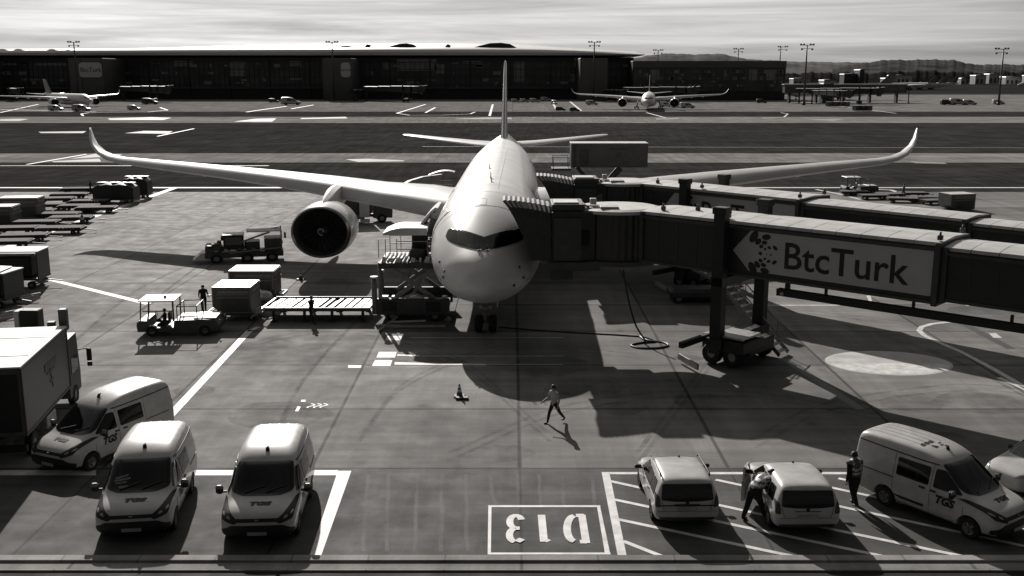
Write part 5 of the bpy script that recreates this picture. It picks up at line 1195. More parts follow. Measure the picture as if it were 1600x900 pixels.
# service truck left of the engine: low pale nose at left, dark machinery behind
SV = thing('lift_truck', 'dark service truck with a low pale nose and raised cab near the left engine', 'service truck'); p = gp(375, 408); SV.location = (p.x+.3, p.y+.4, 0); SV.rotation_euler = (0, 0, R(14)); SV.scale = (1.15, 1.1, .88)
mb = MB().m(M['dgrey']); mb.box((0, 0, .72), (5.4, 1.9, .5), bev=.06); mb.box((-2.1, 0, 1.2), (1.1, 1.8, .8), bev=.1); mb.box((.6, .3, 1.35), (1.0, 1.5, .9), bev=.06); mb.box((2.0, .1, 1.5), (1.2, 1.8, 1.2), bev=.08)
mb.build('body', SV)
rnd = random.Random(21)
for i in range(22):
    mb = MB().m(M[rnd.choice(('black', 'dgrey', 'grey', 'black'))]); mb.box((-2.3+rnd.random()*4.9, rnd.uniform(-1.0, .9), 1.0+rnd.random()*1.5*(.4+.6*(i/22))), (rnd.uniform(.15, .7), rnd.uniform(.15, .6), rnd.uniform(.1, .55)), bev=.03, rz=rnd.uniform(-.3, .3)); mb.build('machinery', SV)
for i in range(5): mb = MB().m(M['grey']); x = -1.5+i*.9; mb.tube([(x, -.98, 1.0), (x+.25, -1.02, 1.35), (x+.6, -.98, 1.1)], .04, 6); mb.build('hose', SV)
mb = MB().m(M['panel']); mb.prism([(-3.5, .35), (-2.6, .35), (-2.6, 1.0), (-2.9, 1.0)], -.9, .5, 'y'); mb.build('nose_cover', SV)
mb = MB().m(M['black']); mb.box((-.7, -.15, 1.85), (1.4, 1.3, 1.3), bev=.08); cabx = mb.build('cab', SV)
mb = MB().m(M['panel']); mb.box((-.7, -.15, 2.55), (1.5, 1.4, .08), bev=.03); mb.build('cab_roof', cabx)
mb = MB().m(M['glass']); mb.box((-.7, -.83, 2.0), (1.1, .04, .7)); mb.build('cab_window', cabx)
mb = MB().m(M['grey']); mb.bar((-.2, -.9, 1.9), (1.8, -.9, 2.75), .14); mb.bar((-1.0, -1.0, .95), (2.4, -1.05, 1.3), .12); mb.build('boom', SV)
mb = MB().m(M['grey']); mb.box((1.4, .2, 2.75), (2.4, 1.5, .08)); mb.bar((2.6, .8, 1.2), (2.6, .8, 3.0), .08); mb.bar((.4, .8, 2.5), (2.6, .8, 2.9), .07); mb.bar((2.6, -.7, 1.2), (2.6, -.7, 2.9), .08); mb.build('platform', SV)
mb = MB().m(M['black']); mb.box((2.85, -.9, 2.4), (.14, .14, .55), bev=.03); mb.build('mirror', SV)
for i in range(6): mb = MB().m(M['lgrey']); mb.box((-1.9+.65*i, -1.02, 1.15+.1*(i % 2)), (.18, .05, .12), bev=.01); mb.build('control_box', SV)
for x in (-1.9, .2, 1.9):
    for s in (-1, 1): wheel(SV, x, s*.85, .42, .3, 'y')

# truck with pale body behind the engine
def cargo_truck(name, label, L_=5.2, Wd=2.5, H=2.6, z0=1.05, sides='cont', cabh=2.4, group=None):
    """front towards +y"""
    T_ = thing(name, label, 'truck', group=group)
    mb = MB().m(M[sides]); mb.box((0, 0, z0+H/2), (Wd, L_, H), bev=.03); bx = mb.build('cargo_box', T_)
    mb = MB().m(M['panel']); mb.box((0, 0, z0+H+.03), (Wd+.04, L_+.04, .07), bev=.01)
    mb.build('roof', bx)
    mb = MB().m(M['grey'])
    for y in (-.25, .2): mb.box((0, y*L_, z0+H+.075), (Wd*.9, .03, .012))
    mb.build('roof_seams', bx)
    mb = MB().m(M['dgrey'])
    for sx in (-1, 1):
        for z in (z0+.04, z0+H-.05): mb.box((sx*(Wd/2+.01), 0, z), (.04, L_, .09))
        for y in (-1, 1): mb.box((sx*(Wd/2+.01), y*(L_/2-.04), z0+H/2), (.05, .09, H))
    mb.build('corner_frames', bx)
    mb = MB().m(M['black']); mb.box((0, .6, .75), (1.0, L_+2.6, .3)); mb.box((0, -L_/2+.2, .6), (Wd*.95, .2, .25)); mb.build('chassis', T_)
    for sx in (-1, 1): mb = MB().m(M['grey']); mb.box((sx*(Wd/2-.15), .1, .72), (.3, 1.3, .5), bev=.04); mb.build('side_tank', T_)
    cy = L_/2+1.15
    mb = MB().m(M['dgrey']); mb.prism([(cy-.95, .5), (cy+.95, .5), (cy+1.0, 1.3), (cy+.75, cabh+.3), (cy-.95, cabh+.3)], -Wd/2+.1, Wd/2-.1, 'x'); cb2 = mb.build('cab', T_)
    for sx in (-1, 1): mb = MB().m(M['glass']); mb.box((sx*(Wd/2-.09), cy+.05, 1.9), (.03, 1.1, .7)); mb.build('side_glass', cb2)
    for sx in (-1, 1):
        mb = MB().m(M['black']); mb.bar((sx*(Wd/2-.1), cy+.7, 2.4), (sx*(Wd/2+.35), cy+.8, 2.4), .05); mb.box((sx*(Wd/2+.4), cy+.8, 2.1), (.22, .12, .6), bev=.03); mb.box((sx*(Wd/2+.4), cy+.8, 1.65), (.22, .12, .22), bev=.03); mb.build('mirror', T_)
        for y in (cy-.1, -L_/2+1.2): wheel(T_, sx*(Wd/2-.22), y, .46, .3, 'x')
    return T_
t = cargo_truck('box_truck', 'large box truck with pale roof and grey side at the left edge', L_=6.6, Wd=3.2, H=2.75, z0=1.15, sides='cont', cabh=2.9); t.scale = (1, 1, 1)
a = gp(32, 575, 3.9); b_ = gp(102, 512, 3.9); dvec = (b_-a); an = atan2(dvec.x, dvec.y); mid = (a+b_)/2; nrm = Vector((-cos(an), sin(an), 0)); ctr = mid+nrm*1.6
t.location = (ctr.x, ctr.y, 0); t.rotation_euler = (0, 0, -an); print('truck', a, b_, math.degrees(an), dvec.length)
bx = by_name(t, 'cargo_box')[0]
mb = MB().m(M['dgrey']); 
for z, w_, h_ in ((3.0, 1.7, .28), (2.72, 1.2, .1), (2.4, .12, .9), (2.3, .5, .12)): mb.box((1.612, .55, z), (.02, w_, h_), rx=(0 if h_ < .5 else .3))
mb.build('side_emblem', bx)
mb = MB().m(M['black']); mb.box((0, -3.32, 2.5), (2.9, .04, 2.3)); mb.build('rear_shutter', bx)
mb = MB().m(M['dgrey']); mb.box((1.35, 4.0, 4.1), (.35, .4, 1.0), bev=.04); mb.box((.9, 3.7, 3.9), (.3, .3, .4)); mb.build('exhaust_stack', t)
t = cargo_truck('box_truck', 'dark truck with a pale rear panel standing under the left wing behind the engine', L_=3.0, Wd=2.2, H=1.9, sides='dgrey', cabh=2.0); p = gp(552, 352); place(t, (p.x, p.y+2, 0), R(-75))
# pale panel
mb = MB().m(M['panel']); mb.box((0, 0, 1.5), (1.0, .1, 1.5), bev=.03); mb.box((0, .3, .35), (.9, .7, .3)); o = mb.build('upright_panel'); tag(o, 'pale upright panel on a low base behind the left engine', 'panel'); p = gp(570, 351); o.location = (p.x, p.y, 0)

# catering truck with raised box on the right, behind the farther bridge
CT = thing('catering_truck', 'catering truck with its grey box raised on scissor legs by the rear fuselage', 'catering truck'); p = gp(955, 300); CT.location = (9.4, 100.5, 0)
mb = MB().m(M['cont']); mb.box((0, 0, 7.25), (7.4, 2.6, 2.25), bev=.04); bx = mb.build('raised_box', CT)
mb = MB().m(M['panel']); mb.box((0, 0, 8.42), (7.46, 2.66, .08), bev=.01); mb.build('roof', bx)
mb = MB().m(M['dgrey']); mb.box((-3.35, -1.31, 7.2), (.3, .04, 2.1)); mb.prism(rounded([(-2.9, 6.2), (-2.0, 6.2), (-2.0, 7.9), (-2.9, 7.9)], .42), -1.325, -1.305, 'y'); mb.build('side_door', bx)
mb = MB().m(M['dgrey']); mb.box((.9, -1.31, 7.9), (1.9, .02, .16)); mb.bar((.6, -1.31, 7.2), (1.1, -1.31, 7.6), .14, .02); mb.bar((1.15, -1.31, 7.2), (.65, -1.31, 7.6), .14, .02); mb.box((.88, -1.315, 7.12), (.5, .02, .1)); mb.build('box_emblem', bx)
for a, b in (((-3.0, 1.2), (1.2, 6.0)), ((1.2, 1.2), (-3.0, 6.0))):
    for yy in (-1.0, 1.0): mb = MB().m(M['dgrey']); mb.bar((a[0], yy, a[1]), (b[0], yy, b[1]), .18, .35); mb.build('scissor_arm', CT)
mb = MB().m(M['dgrey']); mb.box((-4.6, 0, 5.9), (1.9, 2.3, .2)); mb.build('front_platform', bx)
mb = MB().m(M['grey'])
for x in (-5.4, -3.9):
    for yy in (-1.1, 1.1): mb.bar((x, yy, 6), (x, yy, 7.1), .06)
for yy in (-1.1, 1.1): mb.bar((-5.4, yy, 7.1), (-3.9, yy, 7.1), .06)
mb.build('platform_rail', bx)
mb = MB().m(M['dgrey']); mb.box((-.5, 0, .95), (8.0, 2.2, .5), bev=.04); mb.build('chassis', CT)
mb = MB().m(M['dgrey']); mb.box((-4.4, 0, 1.9), (1.7, 2.3, 2.0), bev=.15); cb2 = mb.build('cab', CT)
mb = MB().m(M['glass']); mb.box((-4.4, -1.16, 2.3), (1.1, .04, .8)); mb.build('side_glass', cb2)
for x in (-4.0, 1.5):
    for s in (-1, 1): wheel(CT, x, s*1.0, .46, .3, 'y')
# airbridge-side pale canopy stair at the rear left door
ST_ = thing('covered_stair', 'small mobile stair with curved pale canopy left of the fuselage', 'mobile stair'); p = gp(692, 306); ST_.location = (p.x, p.y, 0); ST_.scale = (1.1, 1, 1)
mb = MB().m(M['panel']); mb.skin([[(-1.6+3.0*u, y, 2.65+.55*sin(u*pi*.75)) for y in (-.9, .9)]+[(-1.6+3.0*u, y, 2.60+.55*sin(u*pi*.75)) for y in (.9, -.9)] for u in [i/8 for i in range(9)]], smooth=False); mb.build('canopy', ST_)
mb = MB().m(M['grey'])
for x in (-1.3, 0, 1.2):
    for yy in (-.85, .85): mb.bar((x, yy, .5), (x, yy, 2.8), .05)
for z in (1.0, 1.5, 2.0): mb.bar((-1.3, -.85, z), (1.2, -.85, z), .04)
mb.build('frame', ST_)
mb = MB().m(M['dgrey']); mb.box((0, 0, .45), (3.0, 1.7, .4), bev=.04); mb.build('chassis', ST_)
for x in (-1.0, 1.0):
    for s in (-1, 1): wheel(ST_, x, s*.75, .25, .18, 'y')

# left-hand rows: dollies, containers, tarpaulin carts
first = None
rows = [((120, 302), 8, 'lowest-looking dolly of the far row, beside the tarpaulin carts'), ((106, 311), 8, ''), ((82, 318), 8, ''), ((66, 328), 8, ''), ((50, 338), 8, ''), ((138, 322), 8, ''), ((120, 330), 8, ''), ((148, 333), 8, ''),
        ((88, 343), 8, ''), ((108, 349), 8, ''), ((54, 356), 8, ''), ((92, 366), 8, ''), ((20, 366), 8, ''), ((34, 378), 8, ''), ((6, 388), 8, '')]
labs = ['flat dolly farthest back in the left group, next to the figure', 'flat dolly second from the back in the left group', 'flat dolly third from the back in the left group', 'flat dolly just behind the stacked container pair, fourth from the back', 'flat dolly touching the right side of the container pair',
        'flat dolly directly in front of the larger tarpaulin cart', 'flat dolly left of the one in front of the tarpaulin cart', 'flat dolly closest to the stand line, below the tarpaulin carts', 'flat dolly in the middle of the left group, left one of two nose to tail', 'flat dolly in the middle of the left group, right one of two nose to tail',
        'flat dolly in front of the container pair', 'flat dolly with its end almost on the stand line, near the lone bollard', 'flat dolly in the second nearest row at the left edge', 'flat dolly in the nearest row of the left group', 'flat dolly cut off by the left edge in the nearest row']
for ((px, py), a_, _), lb in zip(rows, labs):
    p = gp(px, py)
    if first is None: first = dolly('flat_dolly', lb, DG, 3.6, 1.9, .6, True); o = first
    else: o = copy_tree(first)
    place(o, (p.x, p.y+.6, 0), R(a_+random.uniform(-3, 3)), (1.15, 1, 1.0), lb)
for (px, py), sc, lb in (((14, 352), (1.6, 1.3, 1.15), 'dark container at the left edge, the nearer of the pair'), ((20, 345), (1.7, 1.2, 1.3), 'dark container at the left edge, the farther and taller of the pair')):
    c = copy_tree(c0); p = gp(px, py); place(c, (p.x-(1.2 if sc[2] < 1.2 else 0), p.y+(.2 if sc[2] < 1.2 else 2.2), .1), R(5), sc, lb, CG)
def tarp_cart(name, label, L_, Wd, H, group):
    T_ = thing(name, label, 'covered cart', group=group); mb = MB().m(M['tarp']); rings = []
    for i in range(13):
        u = i/12; x = -L_/2+L_*u; e = min(1, min(u, 1-u)*7); h = .7+(H-.7)*(.72+.28*e)+.05*sin(u*21); w_ = Wd/2*(.9+.1*e)+.03*sin(u*33)
        rings.append([(x, -w_, .5), (x, -w_*1.02, h*.6), (x, -w_*.93, h*.93), (x, -w_*.5, h), (x, w_*.5, h+.03), (x, w_*.93, h*.93), (x, w_*1.02, h*.6), (x, w_, .5)])
    mb.skin(rings); mb.build('tarpaulin', T_, autosmooth=True)
    mb = MB().m(M['lgrey']); mb.skin([[(-L_/2+.2+(L_-.4)*i/8, y, H+.035+.02*sin(i*2)) for y in (-Wd*.24, Wd*.24)]+[(-L_/2+.2+(L_-.4)*i/8, y, H+.0) for y in (Wd*.24, -Wd*.24)] for i in range(9)]); mb.build('top_cover', T_)
    mb = MB().m(M['grey']); mb.box((0, 0, .42), (L_, Wd*.9, .12)); mb.bar((L_/2, 0, .4), (L_/2+.8, 0, .35), .07); mb.build('frame', T_)
    for x in (-L_*.3, L_*.3):
        for s in (-1, 1): wheel(T_, x, s*Wd*.38, .22, .15, 'y')
    return T_
TG = 'carts covered with black tarpaulin'
p = gp(178, 318); t = tarp_cart('covered_cart', 'long cart wrapped in black tarpaulin in front of the taller one', 4.9, 2.2, 2.35, TG); place(t, (p.x, p.y+1, 0), R(-2))
p = gp(205, 312); t = tarp_cart('covered_cart', 'taller tarpaulin cart with flat pale top behind the long one', 3.2, 2.4, 2.6, TG); place(t, (p.x, p.y+2.2, 0), R(3))

# canopied baggage carts at left edge
def bag_cart(name, label, group):
    T_ = thing(name, label, 'baggage cart', group=group)
    mb = MB().m(M['panel']); mb.box((0, 0, 2.35), (3.3, 1.9, .07), bev=.02); mb.build('roof', T_)
    mb = MB().m(M['dgrey']); mb.box((0, 0, .62), (3.2, 1.8, .12)); 
    for x in (-1.55, 1.55):
        mb.box((x, 0, 1.5), (.06, 1.8, 1.65))
        for s in (-1, 1): mb.bar((x, s*.87, .6), (x, s*.87, 2.33), .06)
    mb.bar((1.6, 0, .5), (2.6, 0, .35), .07); mb.build('frame', T_)
    mb = MB().m(M['black']); mb.box((-.2, .1, 1.35), (2.6, 1.5, 1.35), bev=.12); mb.build('curtain', T_)
    mb = MB().m(M['grey']); mb.box((.3, -.72, .95), (.7, .3, .5), bev=.08); mb.box((-.7, -.75, .9), (.6, .25, .4), bev=.08); mb.build('luggage', T_)
    for x in (-1.1, 1.1):
        for s in (-1, 1): wheel(T_, x, s*.72, .24, .16, 'y')
    return T_
BG = 'dark-sided baggage carts at the left edge'
p = gp(22, 455); t = bag_cart('baggage_cart', 'dark-sided baggage cart with a clean white roof at the left edge', BG); place(t, (p.x-.5, p.y+1.6, 0), R(3), (1.25, 1.2, 1.15)); bc = t
p = gp(4, 480); t = copy_tree(bc); place(t, (p.x-1.0, p.y+.6, 0), R(-8), (1.1, 1.2, 1.0), 'baggage cart with folded sheets on its roof, nearest the left edge')
for k in range(3):
    mb = MB().m(M['lgrey']); mb.box((-.2+.5*k, 0, 2.43+.02*k), (.7, 1.5, .05), rz=.2*k-.2, ry=.06); mb.build('folded_sheet', t)
for k, (px, py) in enumerate(((40, 474), (58, 447), (14, 500))):
    mb = MB().m(M['lgrey']); 
    for i in range(3): mb.bar((-.5, .25*i-.25, .15+.12*i), (.6, .25*i+.5, .25+.12*i), .1)
    mb.bar((-.5, -.3, .1), (-.5, .5, .3), .06); o = mb.build('folded_ramp'); p = gp(px, py); o.location = (p.x, p.y, 0)
    tag(o, ['folded metal ramp bars leaning by the second baggage cart', 'folded metal ramp bars at the corner of the white-roofed cart', 'folded metal ramp bars just behind the box truck'][k], 'ramp', 'folded metal ramp bars')
mb = MB().m(M['black']); mb.box((0, 0, .6), (1.1, .8, 1.2), bev=.05); mb.m(M['panel']); mb.box((-.75, 0, .6), (.3, .8, 1.1), bev=.03); o = mb.build('equipment_cabinet'); tag(o, 'dark cabinet with a pale end behind the box truck roof', 'cabinet'); p = gp(34, 520); o.location = (p.x+.2, p.y+1.0, 0)

# right side clutter beyond the farther bridge
RG = 'low dollies beyond the farther bridge'; rl = ['low dolly beside the small tow tractor', 'low dolly in front of the small tow tractor', 'low dolly left of the standing figure', 'low dolly right behind the distant figure', 'low dolly halfway to the pale crate', 'low dolly touching the pale crate', 'low dolly farthest right behind the roof edge']
for (px, py), lb in zip(((1335, 305), (1365, 311), (1390, 309), (1425, 307), (1440, 314), (1462, 319), (1410, 316)), rl):
    p = gp(px, py); o = copy_tree(first); place(o, (p.x, p.y, 0), R(random.uniform(-12, 12)), (.95, .9, .85), lb, RG)
p = gp(1493, 328); c = copy_tree(c0); place(c, (p.x+.3, p.y+.6, .1), R(12), (1.3, 1.2, 1.05), 'pale-topped crate standing alone on the right beyond the farther bridge', CG)
for px, py, lb in ((1303, 299, 0), (1480, 312, 0)): pass

# cones
def cone(name, label, loc, s=1.0):
    T_ = thing(name, label, 'traffic cone', loc, 0, 'traffic cones on the apron', (1.2*s, 1.1*s, s))
    mb = MB().m(M['black']); mb.box((0, 0, .06), (.62, .62, .12), bev=.03); mb.build('base', T_)
    mb = MB().m(M['dgrey']); mb.lathe([(.07, .19), (.3, .14), (.9, .035), (.92, .0)], axis='z', n=18); cn_ = mb.build('cone', T_, autosmooth=True)
    mb = MB().m(M['tape']); mb.lathe([(.36, .132), (.55, .098)], axis='z', n=18); mb.lathe([(.66, .078), (.76, .06)], axis='z', n=18); mb.build('reflective_band', cn_)
    return T_
cone('traffic_cone', 'dark cone standing alone in front of the nose wheel', gl(718, 620), .7)
cone('traffic_cone', 'tiny cone left of the container behind the service truck', gl(410, 432), .9)
cone('traffic_cone', 'small post-like cone on the stand line left of the dollies', gl(129, 350), 1.3)
cone('traffic_cone', 'small cone at the foot of the left engine', gl(470, 437), .8)
for k, (px, py) in enumerate(((432, 436), (700, 500))):
    mb = MB().m(M['yellow']); mb.prism([(-.25, 0), (.25, 0), (0, .22)], -.2, .2, 'y'); o = mb.build('wheel_chock'); p = gp(px, py); o.location = (p.x, p.y, 0); tag(o, ['small wheel chock below the left engine', 'small wheel chock near the nose wheel'][k], 'wheel chock', 'wheel chocks')
mb = MB().m(M['black']); mb.box((0, 0, .06), (.6, .3, .12), bev=.03); o = mb.build('ground_box'); tag(o, 'small flat dark box at the foot of the cone', 'box'); p = gp(722, 624); o.location = (p.x, p.y, 0)

# ground power cable from the bridge, coil on the ground
mb = MB().m(M['black']); pts = [(6.6, 60.6, 4.1), (6.75, 59.0, 2.5), (7.1, 57.6, .9), (7.6, 56.6, .08)]+[tuple(gp(a, b)[:2])+(.05,) for a, b in ((1000, 527), (1012, 533), (1035, 536), (1044, 541), (1028, 545), (1000, 545), (986, 541), (1000, 537), (1030, 535))]
sm_ = []
for i in range(len(pts)-1):
    for k in range(5): t_ = k/5; q = catmull([(j,)+pts[j] for j in range(len(pts))], i+t_); sm_.append((q[0], q[1], max(.05, q[2])))
mb.tube(sm_, .055, 6); o = mb.build('power_cable', autosmooth=True); tag(o, 'black power cable hanging from the nearer bridge and coiled on the ground', 'cable')
mb = MB().m(M['black']); mb.tube([tuple(gp(a, b)[:2])+(.04,) for a, b in ((780, 512), (840, 517), (900, 521), (960, 524), (1004, 527), (1020, 532))], .04, 6); o = mb.build('ground_cable', autosmooth=True); tag(o, 'thin cable lying from the nose wheel to the coil', 'cable')
mb = MB().m(M['black']); mb.tube([tuple(gp(a, b)[:2])+(.03,) for a, b in ((707, 505), (712, 480), (716, 465))], .03, 6); o = mb.build('ground_cable', autosmooth=True); tag(o, 'thin cable on the ground between the loader and the nose wheel', 'cable')

# mobile steps beneath the bridges
MS = thing('mobile_steps', 'dark mobile steps parked in the shade between the two bridges', 'mobile steps', gl(1088, 470)); MS.scale = (1.2, 1, 1)
mb = MB().m(M['dgrey']); mb.box((0, 0, .6), (3.2, 1.9, .7), bev=.2); mb.build('chassis', MS)
mb = MB().m(M['grey'])
for yy in (-.7, .7): mb.bar((-1.3, yy, 2.9), (2.6, yy, .5), .07, .2); mb.bar((-1.3, yy, 3.8), (2.6, yy, 1.4), .05)
mb.build('side_rails', MS)
mb = MB().m(M['lgrey'])
for i in range(12): mb.box((-1.2+.32*i, 0, 2.85-.2*i), (.26, 1.3, .04))
mb.build('treads', MS)
for x in (-1.1, 1.1):
    for s in (-1, 1): wheel(MS, x, s*.8, .3, .2, 'y')
# ------------------------------------------------------------------ the far side of the airfield
PARTS_FAR = ('skin_seam', 'antenna', 'antenna_strip', 'roof_hatch', 'wiper', 'air_probe', 'vent_panel', 'cabin_window', 'cargo_door', 'cargo_opening', 'door_frame', 'slat_seam', 'nose_gear_door')
FG = 'parked airliners in the distance'
def far_plane(px, py, rz, sc, label, G=None):
    o = copy_tree(PL, skip=PARTS_FAR); p = gp(px, py)
    if G: p = Vector(((px-800)/FPX*G, G, 0))
    return place(o, (p.x, p.y, 0), rz, (sc*1.1, sc, sc), label, FG)
far_plane(143, 169, R(46), .76, 'small parked airliner at the far left with its nose pointing right')
far_plane(1012, 174, R(-8), .88, 'distant airliner seen nose-on in front of the low annex')
for (px, G, rz, sc, lb, o) in ((1362, 610, -97, .9, 'distant airliner right of the walkway with a large dark swept tail', None), (1204, 700, -93, .85, 'distant airliner mostly hidden behind the low annex, only its tail showing', None),
                               (1440, 980, -95, .8, 'leftmost of the three tiny airliners lined up far right', None), (1456, 1000, -95, .8, 'middle one of the three tiny airliners lined up far right', None), (1472, 1020, -95, .8, 'rightmost of the three tiny airliners lined up far right', None),
                               (1575, 1150, -80, .7, 'tiny pale airliner beside the rightmost floodlight mast', None)):
    q = copy_tree(PL, skip=PARTS_FAR); place(q, ((px-800)/FPX*G-(58*sc if rz < -85 else 0), G, 0), R(rz), (sc*1.1, sc, sc), lb, FG)
# boarding bridges at the far pier
def far_bridge(px, G, rz, sc, label, z=0):
    q = copy_tree(B1, skip=('banner', 'service_stair', 'roof_beacon', 'cable_tray', 'wheel_guard')); place(q, ((px-800)/FPX*G, G, z), rz, (sc, sc, sc*1.15), label, 'jet bridges at the far pier'); return q
far_bridge(262, 560, R(140), .95, 'far jet bridge right of the leftmost parked airliner')
far_bridge(650, 560, R(140), .95, 'far jet bridge at the middle of the pier, left of the big tail fin')
far_bridge(556, 575, R(60), .7, 'short far jet bridge at the foot of the middle pier tower')
far_bridge(968, 575, R(110), .7, 'short far jet bridge at the right pier tower')
far_bridge(1068, 560, R(150), .9, 'far jet bridge above the nose-on distant airliner')
far_bridge(40, 570, R(120), .8, 'far jet bridge at the extreme left behind the small airliner')
far_bridge(1350, 520, R(155), .9, 'far jet bridge hanging from the right end of the walkway')
far_bridge(1310, 500, R(100), .8, 'far jet bridge in front of the walkway')
# raised walkway
WY = 545; WK = thing('raised_walkway', 'long raised walkway with pale roof running right from the low annex', 'walkway', (0, WY, 0))
a, b = tx(1216, WY), tx(1402, WY)
mb = MB().m(M['dgrey']); mb.box(((a+b)/2, 0, 7.2), (b-a, 5, 4.0)); mb.build('wall', WK)
mb = MB().m(M['roofp']); mb.box(((a+b)/2, 0, 9.5), (b-a+1, 5.6, .5)); mb.build('roof', WK)
mb = MB().m(mat('walkway_glass', .09, .4, var=.4, scale=.3)); mb.box(((a+b)/2, -2.55, 7.4), (b-a-2, .1, 2.4)); mb.build('glazing', WK)
x = a+3
while x < b-2:
    mb = MB().m(M['dgrey']); mb.box((x, 0, 2.6), (1.0, 3.2, 5.2)); mb.build('pillar', WK); x += 14
mb = MB().m(M['dgrey']); mb.box((a+22, -1.5, 5.0), (5.5, 6, 10), bev=.2); mb.build('stair_tower', WK)
# distant buildings
HB = 'pale low buildings beyond the airfield'
i = 0
for px, G, w, h, m_ in ((1392, 1500, 30, 12, 'panel'), (1375, 1300, 16, 9, 'lgrey'), (1512, 1500, 16, 12, 'lgrey'), (1532, 1600, 14, 14, 'lgrey'), (1562, 1500, 24, 10, 'lgrey'), (1592, 1450, 14, 12, 'panel'), (1318, 1250, 28, 14, 'dgrey'), (1330, 1240, 7, 19, 'dgrey'), (1282, 1250, 18, 7, 'panel'), (1486, 1500, 8, 8, 'lgrey'), (1240, 1400, 26, 8, 'lgrey')):
    lb = ['wide pale hangar above the large swept tail', 'small grey shed left of the wide pale hangar', 'leftmost grey block of the row by the right mast', 'taller grey block second in the row by the right mast', 'long grey block just left of the right mast top', 'pale block at the extreme right edge beyond the field', 'long dark block on the skyline between two masts', 'dark tower-like end on the long dark block', 'bright white low shed between the first tail and the dark block', 'tiny grey hut left of the row by the right mast', 'low grey shed right beside the low annex roof'][i]; i += 1
    T_ = thing('distant_building', lb, 'building', (tx(px, G), G, 0), R(random.uniform(-4, 4)), HB); W_ = w/FPX*G
    mb = MB().m(M[m_]); mb.box((0, 0, h/2), (W_, 20, h)); mb.build('wall', T_)
    mb = MB().m(M['grey']); mb.prism([(-W_/2-.5, h), (W_/2+.5, h), (W_/2, h+.8), (0, h+1.4), (-W_/2, h+.8)], -10.5, 10.5, 'y'); mb.build('roof', T_)
    for k in range(max(2, int(W_/6))):
        mb = MB().m(M['dgrey']); mb.box((-W_/2+3+k*6, -10.1, h*.35), (2.6, .2, h*.5)); mb.build('opening', T_)
# dark scrub line at the foot of the hills
hd = [(1205, 15), (1300, 17), (1340, 16), (1420, 20), (1500, 17), (1560, 18), (1700, 18)]
o = ridge('distant_wood', hd, 1900, 120, mat('scrub_foliage', .035, .95, var=.5, scale=.05, spec=0), 9, 'stuff', 1.2)
# trains of containers and vehicles in front of the far pier
TGp = 'distant container train units'
def cont_train(px0, py, n, step, labf):
    for k in range(n):
        p = gp(px0+k*step, py); c = copy_tree(c0, skip=('curtain_door',)); place(c, (p.x, p.y, .3), R(20), (1.0, 1.2, 1.25), labf[k], TGp)
cont_train(1295, 167, 4, 9, ['distant container first from the left in the left-hand train', 'distant container second from the left in the left-hand train', 'distant container third from the left in the left-hand train', 'distant container at the right end of the left-hand train'])
cont_train(1338, 174, 3, 9, ['distant container at the left end of the nearer right-hand train', 'distant container in the middle of the nearer right-hand train', 'distant container at the right end of the nearer right-hand train'])
FV = 'vehicles on the far apron'
vl = [((455, 164), 95, 1.6, 'pale distant truck alone on the far apron left of the middle tower'), ((428, 160), 95, .9, 'tiny dark vehicle just left of the lone pale distant truck'), ((806, 160), 88, .8, 'first distant vehicle right of the big tail fin'), ((820, 160), 92, .8, 'second distant vehicle right of the big tail fin'), ((836, 160), 90, .9, 'third distant vehicle right of the big tail fin'),
      ((853, 158), 95, 1.0, 'taller distant vehicle right of the three beside the tail fin'), ((866, 163), 15, .9, 'distant vehicle turned end-on by the right pier tower foot'), ((876, 173), 92, .7, 'low distant vehicle on the line, left of the pair'), ((898, 174), 88, .7, 'low distant vehicle on the line, right of the pair'),
      ((1040, 167), 95, 1.0, 'distant van under the right wing of the nose-on airliner'), ((1058, 168), 92, 1.0, 'second distant van under the right wing of the nose-on airliner'), ((1074, 169), 95, 1.1, 'outermost distant van under the right wing of the nose-on airliner'), ((1190, 161), 90, .9, 'distant vehicle at the foot of the low annex'),
      ((925, 164), 80, 1.0, 'distant vehicle by the left wingtip of the nose-on airliner'), ((1480, 164), 92, 1.1, 'dark distant vehicle left of the right mast, first of the cluster'), ((1497, 164), 88, 1.4, 'distant truck in the middle of the cluster left of the right mast'), ((1515, 164), 90, 1.1, 'distant vehicle nearest the right mast'), ((1560, 163), 90, 1.0, 'distant vehicle right of the right mast'),
      ((210, 172), 88, .9, 'distant vehicle on the apron right of the small parked airliner'), ((88, 173), 95, 1.0, 'distant vehicle under the nose of the small parked airliner'), ((128, 174), 92, 1.2, 'distant vehicle in front of the small parked airliner'), ((235, 163), 90, 1.3, 'distant vehicle below the far jet bridge on the left')]
for (px, py), a_, sc, lb in vl:
    p = gp(px, py); q = copy_tree(V0, skip=('antenna', 'wiper', 'badge', 'bonnet_lettering', 'side_lettering', 'door_seams', 'rear_door_seam', 'roof_ribs', 'number_plate', 'door_handle', 'grille', 'mirror', 'roof_gutter', 'door_rail', 'lower_grille', 'headlight')); place(q, (p.x, p.y, 0), R(a_), (sc*1.1, sc*1.15, sc), lb, FV)
    if 'dark' in lb or 'low' in lb or 'tiny' in lb:
        b_ = by_name(q, 'body')[0]; b_.data = b_.data.copy(); b_.data.materials[0] = M['dgrey']
# slim post on the far right apron
mb = MB().m(mast_m); mb.cyl((0, 0, 0), (0, 0, 8.2), .28, .22, 10); mb.cyl((0, 0, 0), (0, 0, .5), .8, .6, 10); mb.box((0, 0, 8.4), (1.4, 1.0, .5), bev=.1); o = mb.build('signal_post'); tag(o, 'slim dark post with pale head standing alone right of the walkway', 'post'); p = gp(1419, 161); o.location = (p.x, p.y, 0)

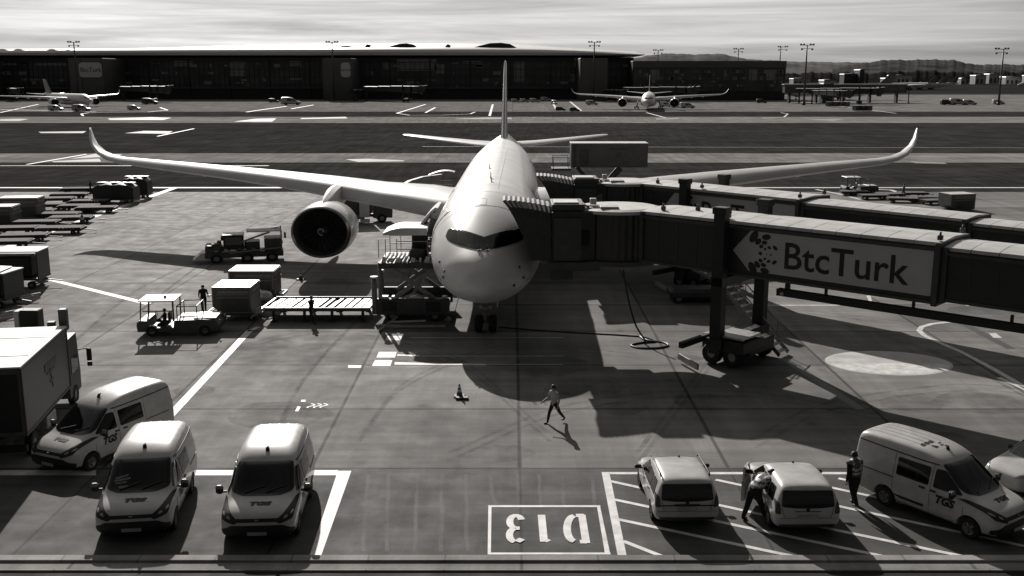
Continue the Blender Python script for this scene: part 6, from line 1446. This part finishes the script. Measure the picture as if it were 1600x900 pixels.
# ------------------------------------------------------------------ wear on the apron
def film(name, v, a, scale=.6, sx=1, sy=1):
    m = mat(name, v, .8, spec=.1); t = m.node_tree; n = t.nodes; l = t.links; b = n['Principled BSDF']
    c = n.new('ShaderNodeTexCoord'); mp = n.new('ShaderNodeMapping'); mp.inputs['Scale'].default_value = (sx, sy, 1); q = n.new('ShaderNodeTexNoise'); q.inputs['Scale'].default_value = scale; q.inputs['Detail'].default_value = 8; q.inputs['Roughness'].default_value = .7
    l.new(c.outputs['Object'], mp.inputs[0]); l.new(mp.outputs[0], q.inputs['Vector']); r = n.new('ShaderNodeMapRange'); r.inputs[1].default_value = .36; r.inputs[2].default_value = .68; r.inputs[3].default_value = 0; r.inputs[4].default_value = a
    l.new(q.outputs[0], r.inputs[0]); l.new(r.outputs[0], b.inputs['Alpha']); return m
F_dark = film('tyre_rubber_film', .05, .26, 1.2, 1, 1); F_light = film('scuff_film', .5, .30, .8, 3, .4); F_stain = film('oil_film', .06, .32, .5)
rnd = random.Random(12); ps = []
for px, tilt in ((575, 8), (607, 4), (652, 1), (690, -2), (728, -5), (765, -9), (808, 0), (842, -4), (878, -5), (925, -8)):
    a = gp(px, 742); b = gp(px-tilt+rnd.uniform(-3, 3), 862 if px < 760 else 790); k = 6
    ps += path([a.lerp(b, i/k)+Vector((rnd.uniform(-.03, .03), 0, 0)) for i in range(k+1)], .13)
mark('scuff_marks', ps, m=F_light, z=.010)
ps = []
for pts, w in ((((250, 900), (60, 1000)), .3),): pass
for base in (((560, 690), (640, 600), (800, 545), (1000, 560)), ((300, 560), (520, 520), (700, 560), (860, 690)), ((700, 720), (900, 640), (1150, 620), (1400, 660)), ((1180, 700), (1300, 640), (1500, 610), (1640, 620)), ((80, 560), (260, 430), (500, 350), (700, 320)),
             ((420, 710), (470, 600), (560, 500), (640, 430)), ((1200, 500), (1330, 515), (1480, 560), (1640, 640)), ((1215, 485), (1350, 500), (1500, 520), (1640, 560)), ((200, 500), (330, 400), (420, 340), (560, 305)), ((1000, 720), (1090, 600), (1150, 520), (1180, 480))):
    P_ = [gp(*p) for p in base]; tab = [(i, P_[i].x, P_[i].y) for i in range(4)]
    for off in (0, .9):
        pts = [Vector(catmull(tab, 3*i/30))+Vector((0, off)) for i in range(31)]; ps += path(pts, .22)
mark('tyre_marks', ps, m=F_dark, z=.009)
ps = []
for i in range(26):
    px, py = rnd.uniform(60, 1560), rnd.uniform(320, 725); c = gp(px, py); r = rnd.uniform(.4, 2.0); k = 14
    ps.append([(c.x+r*1.3*cos(2*pi*j/k)*rnd.uniform(.75, 1.1), c.y+r*sin(2*pi*j/k)*rnd.uniform(.75, 1.1)) for j in range(k)])
mark('oil_stains', ps, m=F_stain, z=.0085)
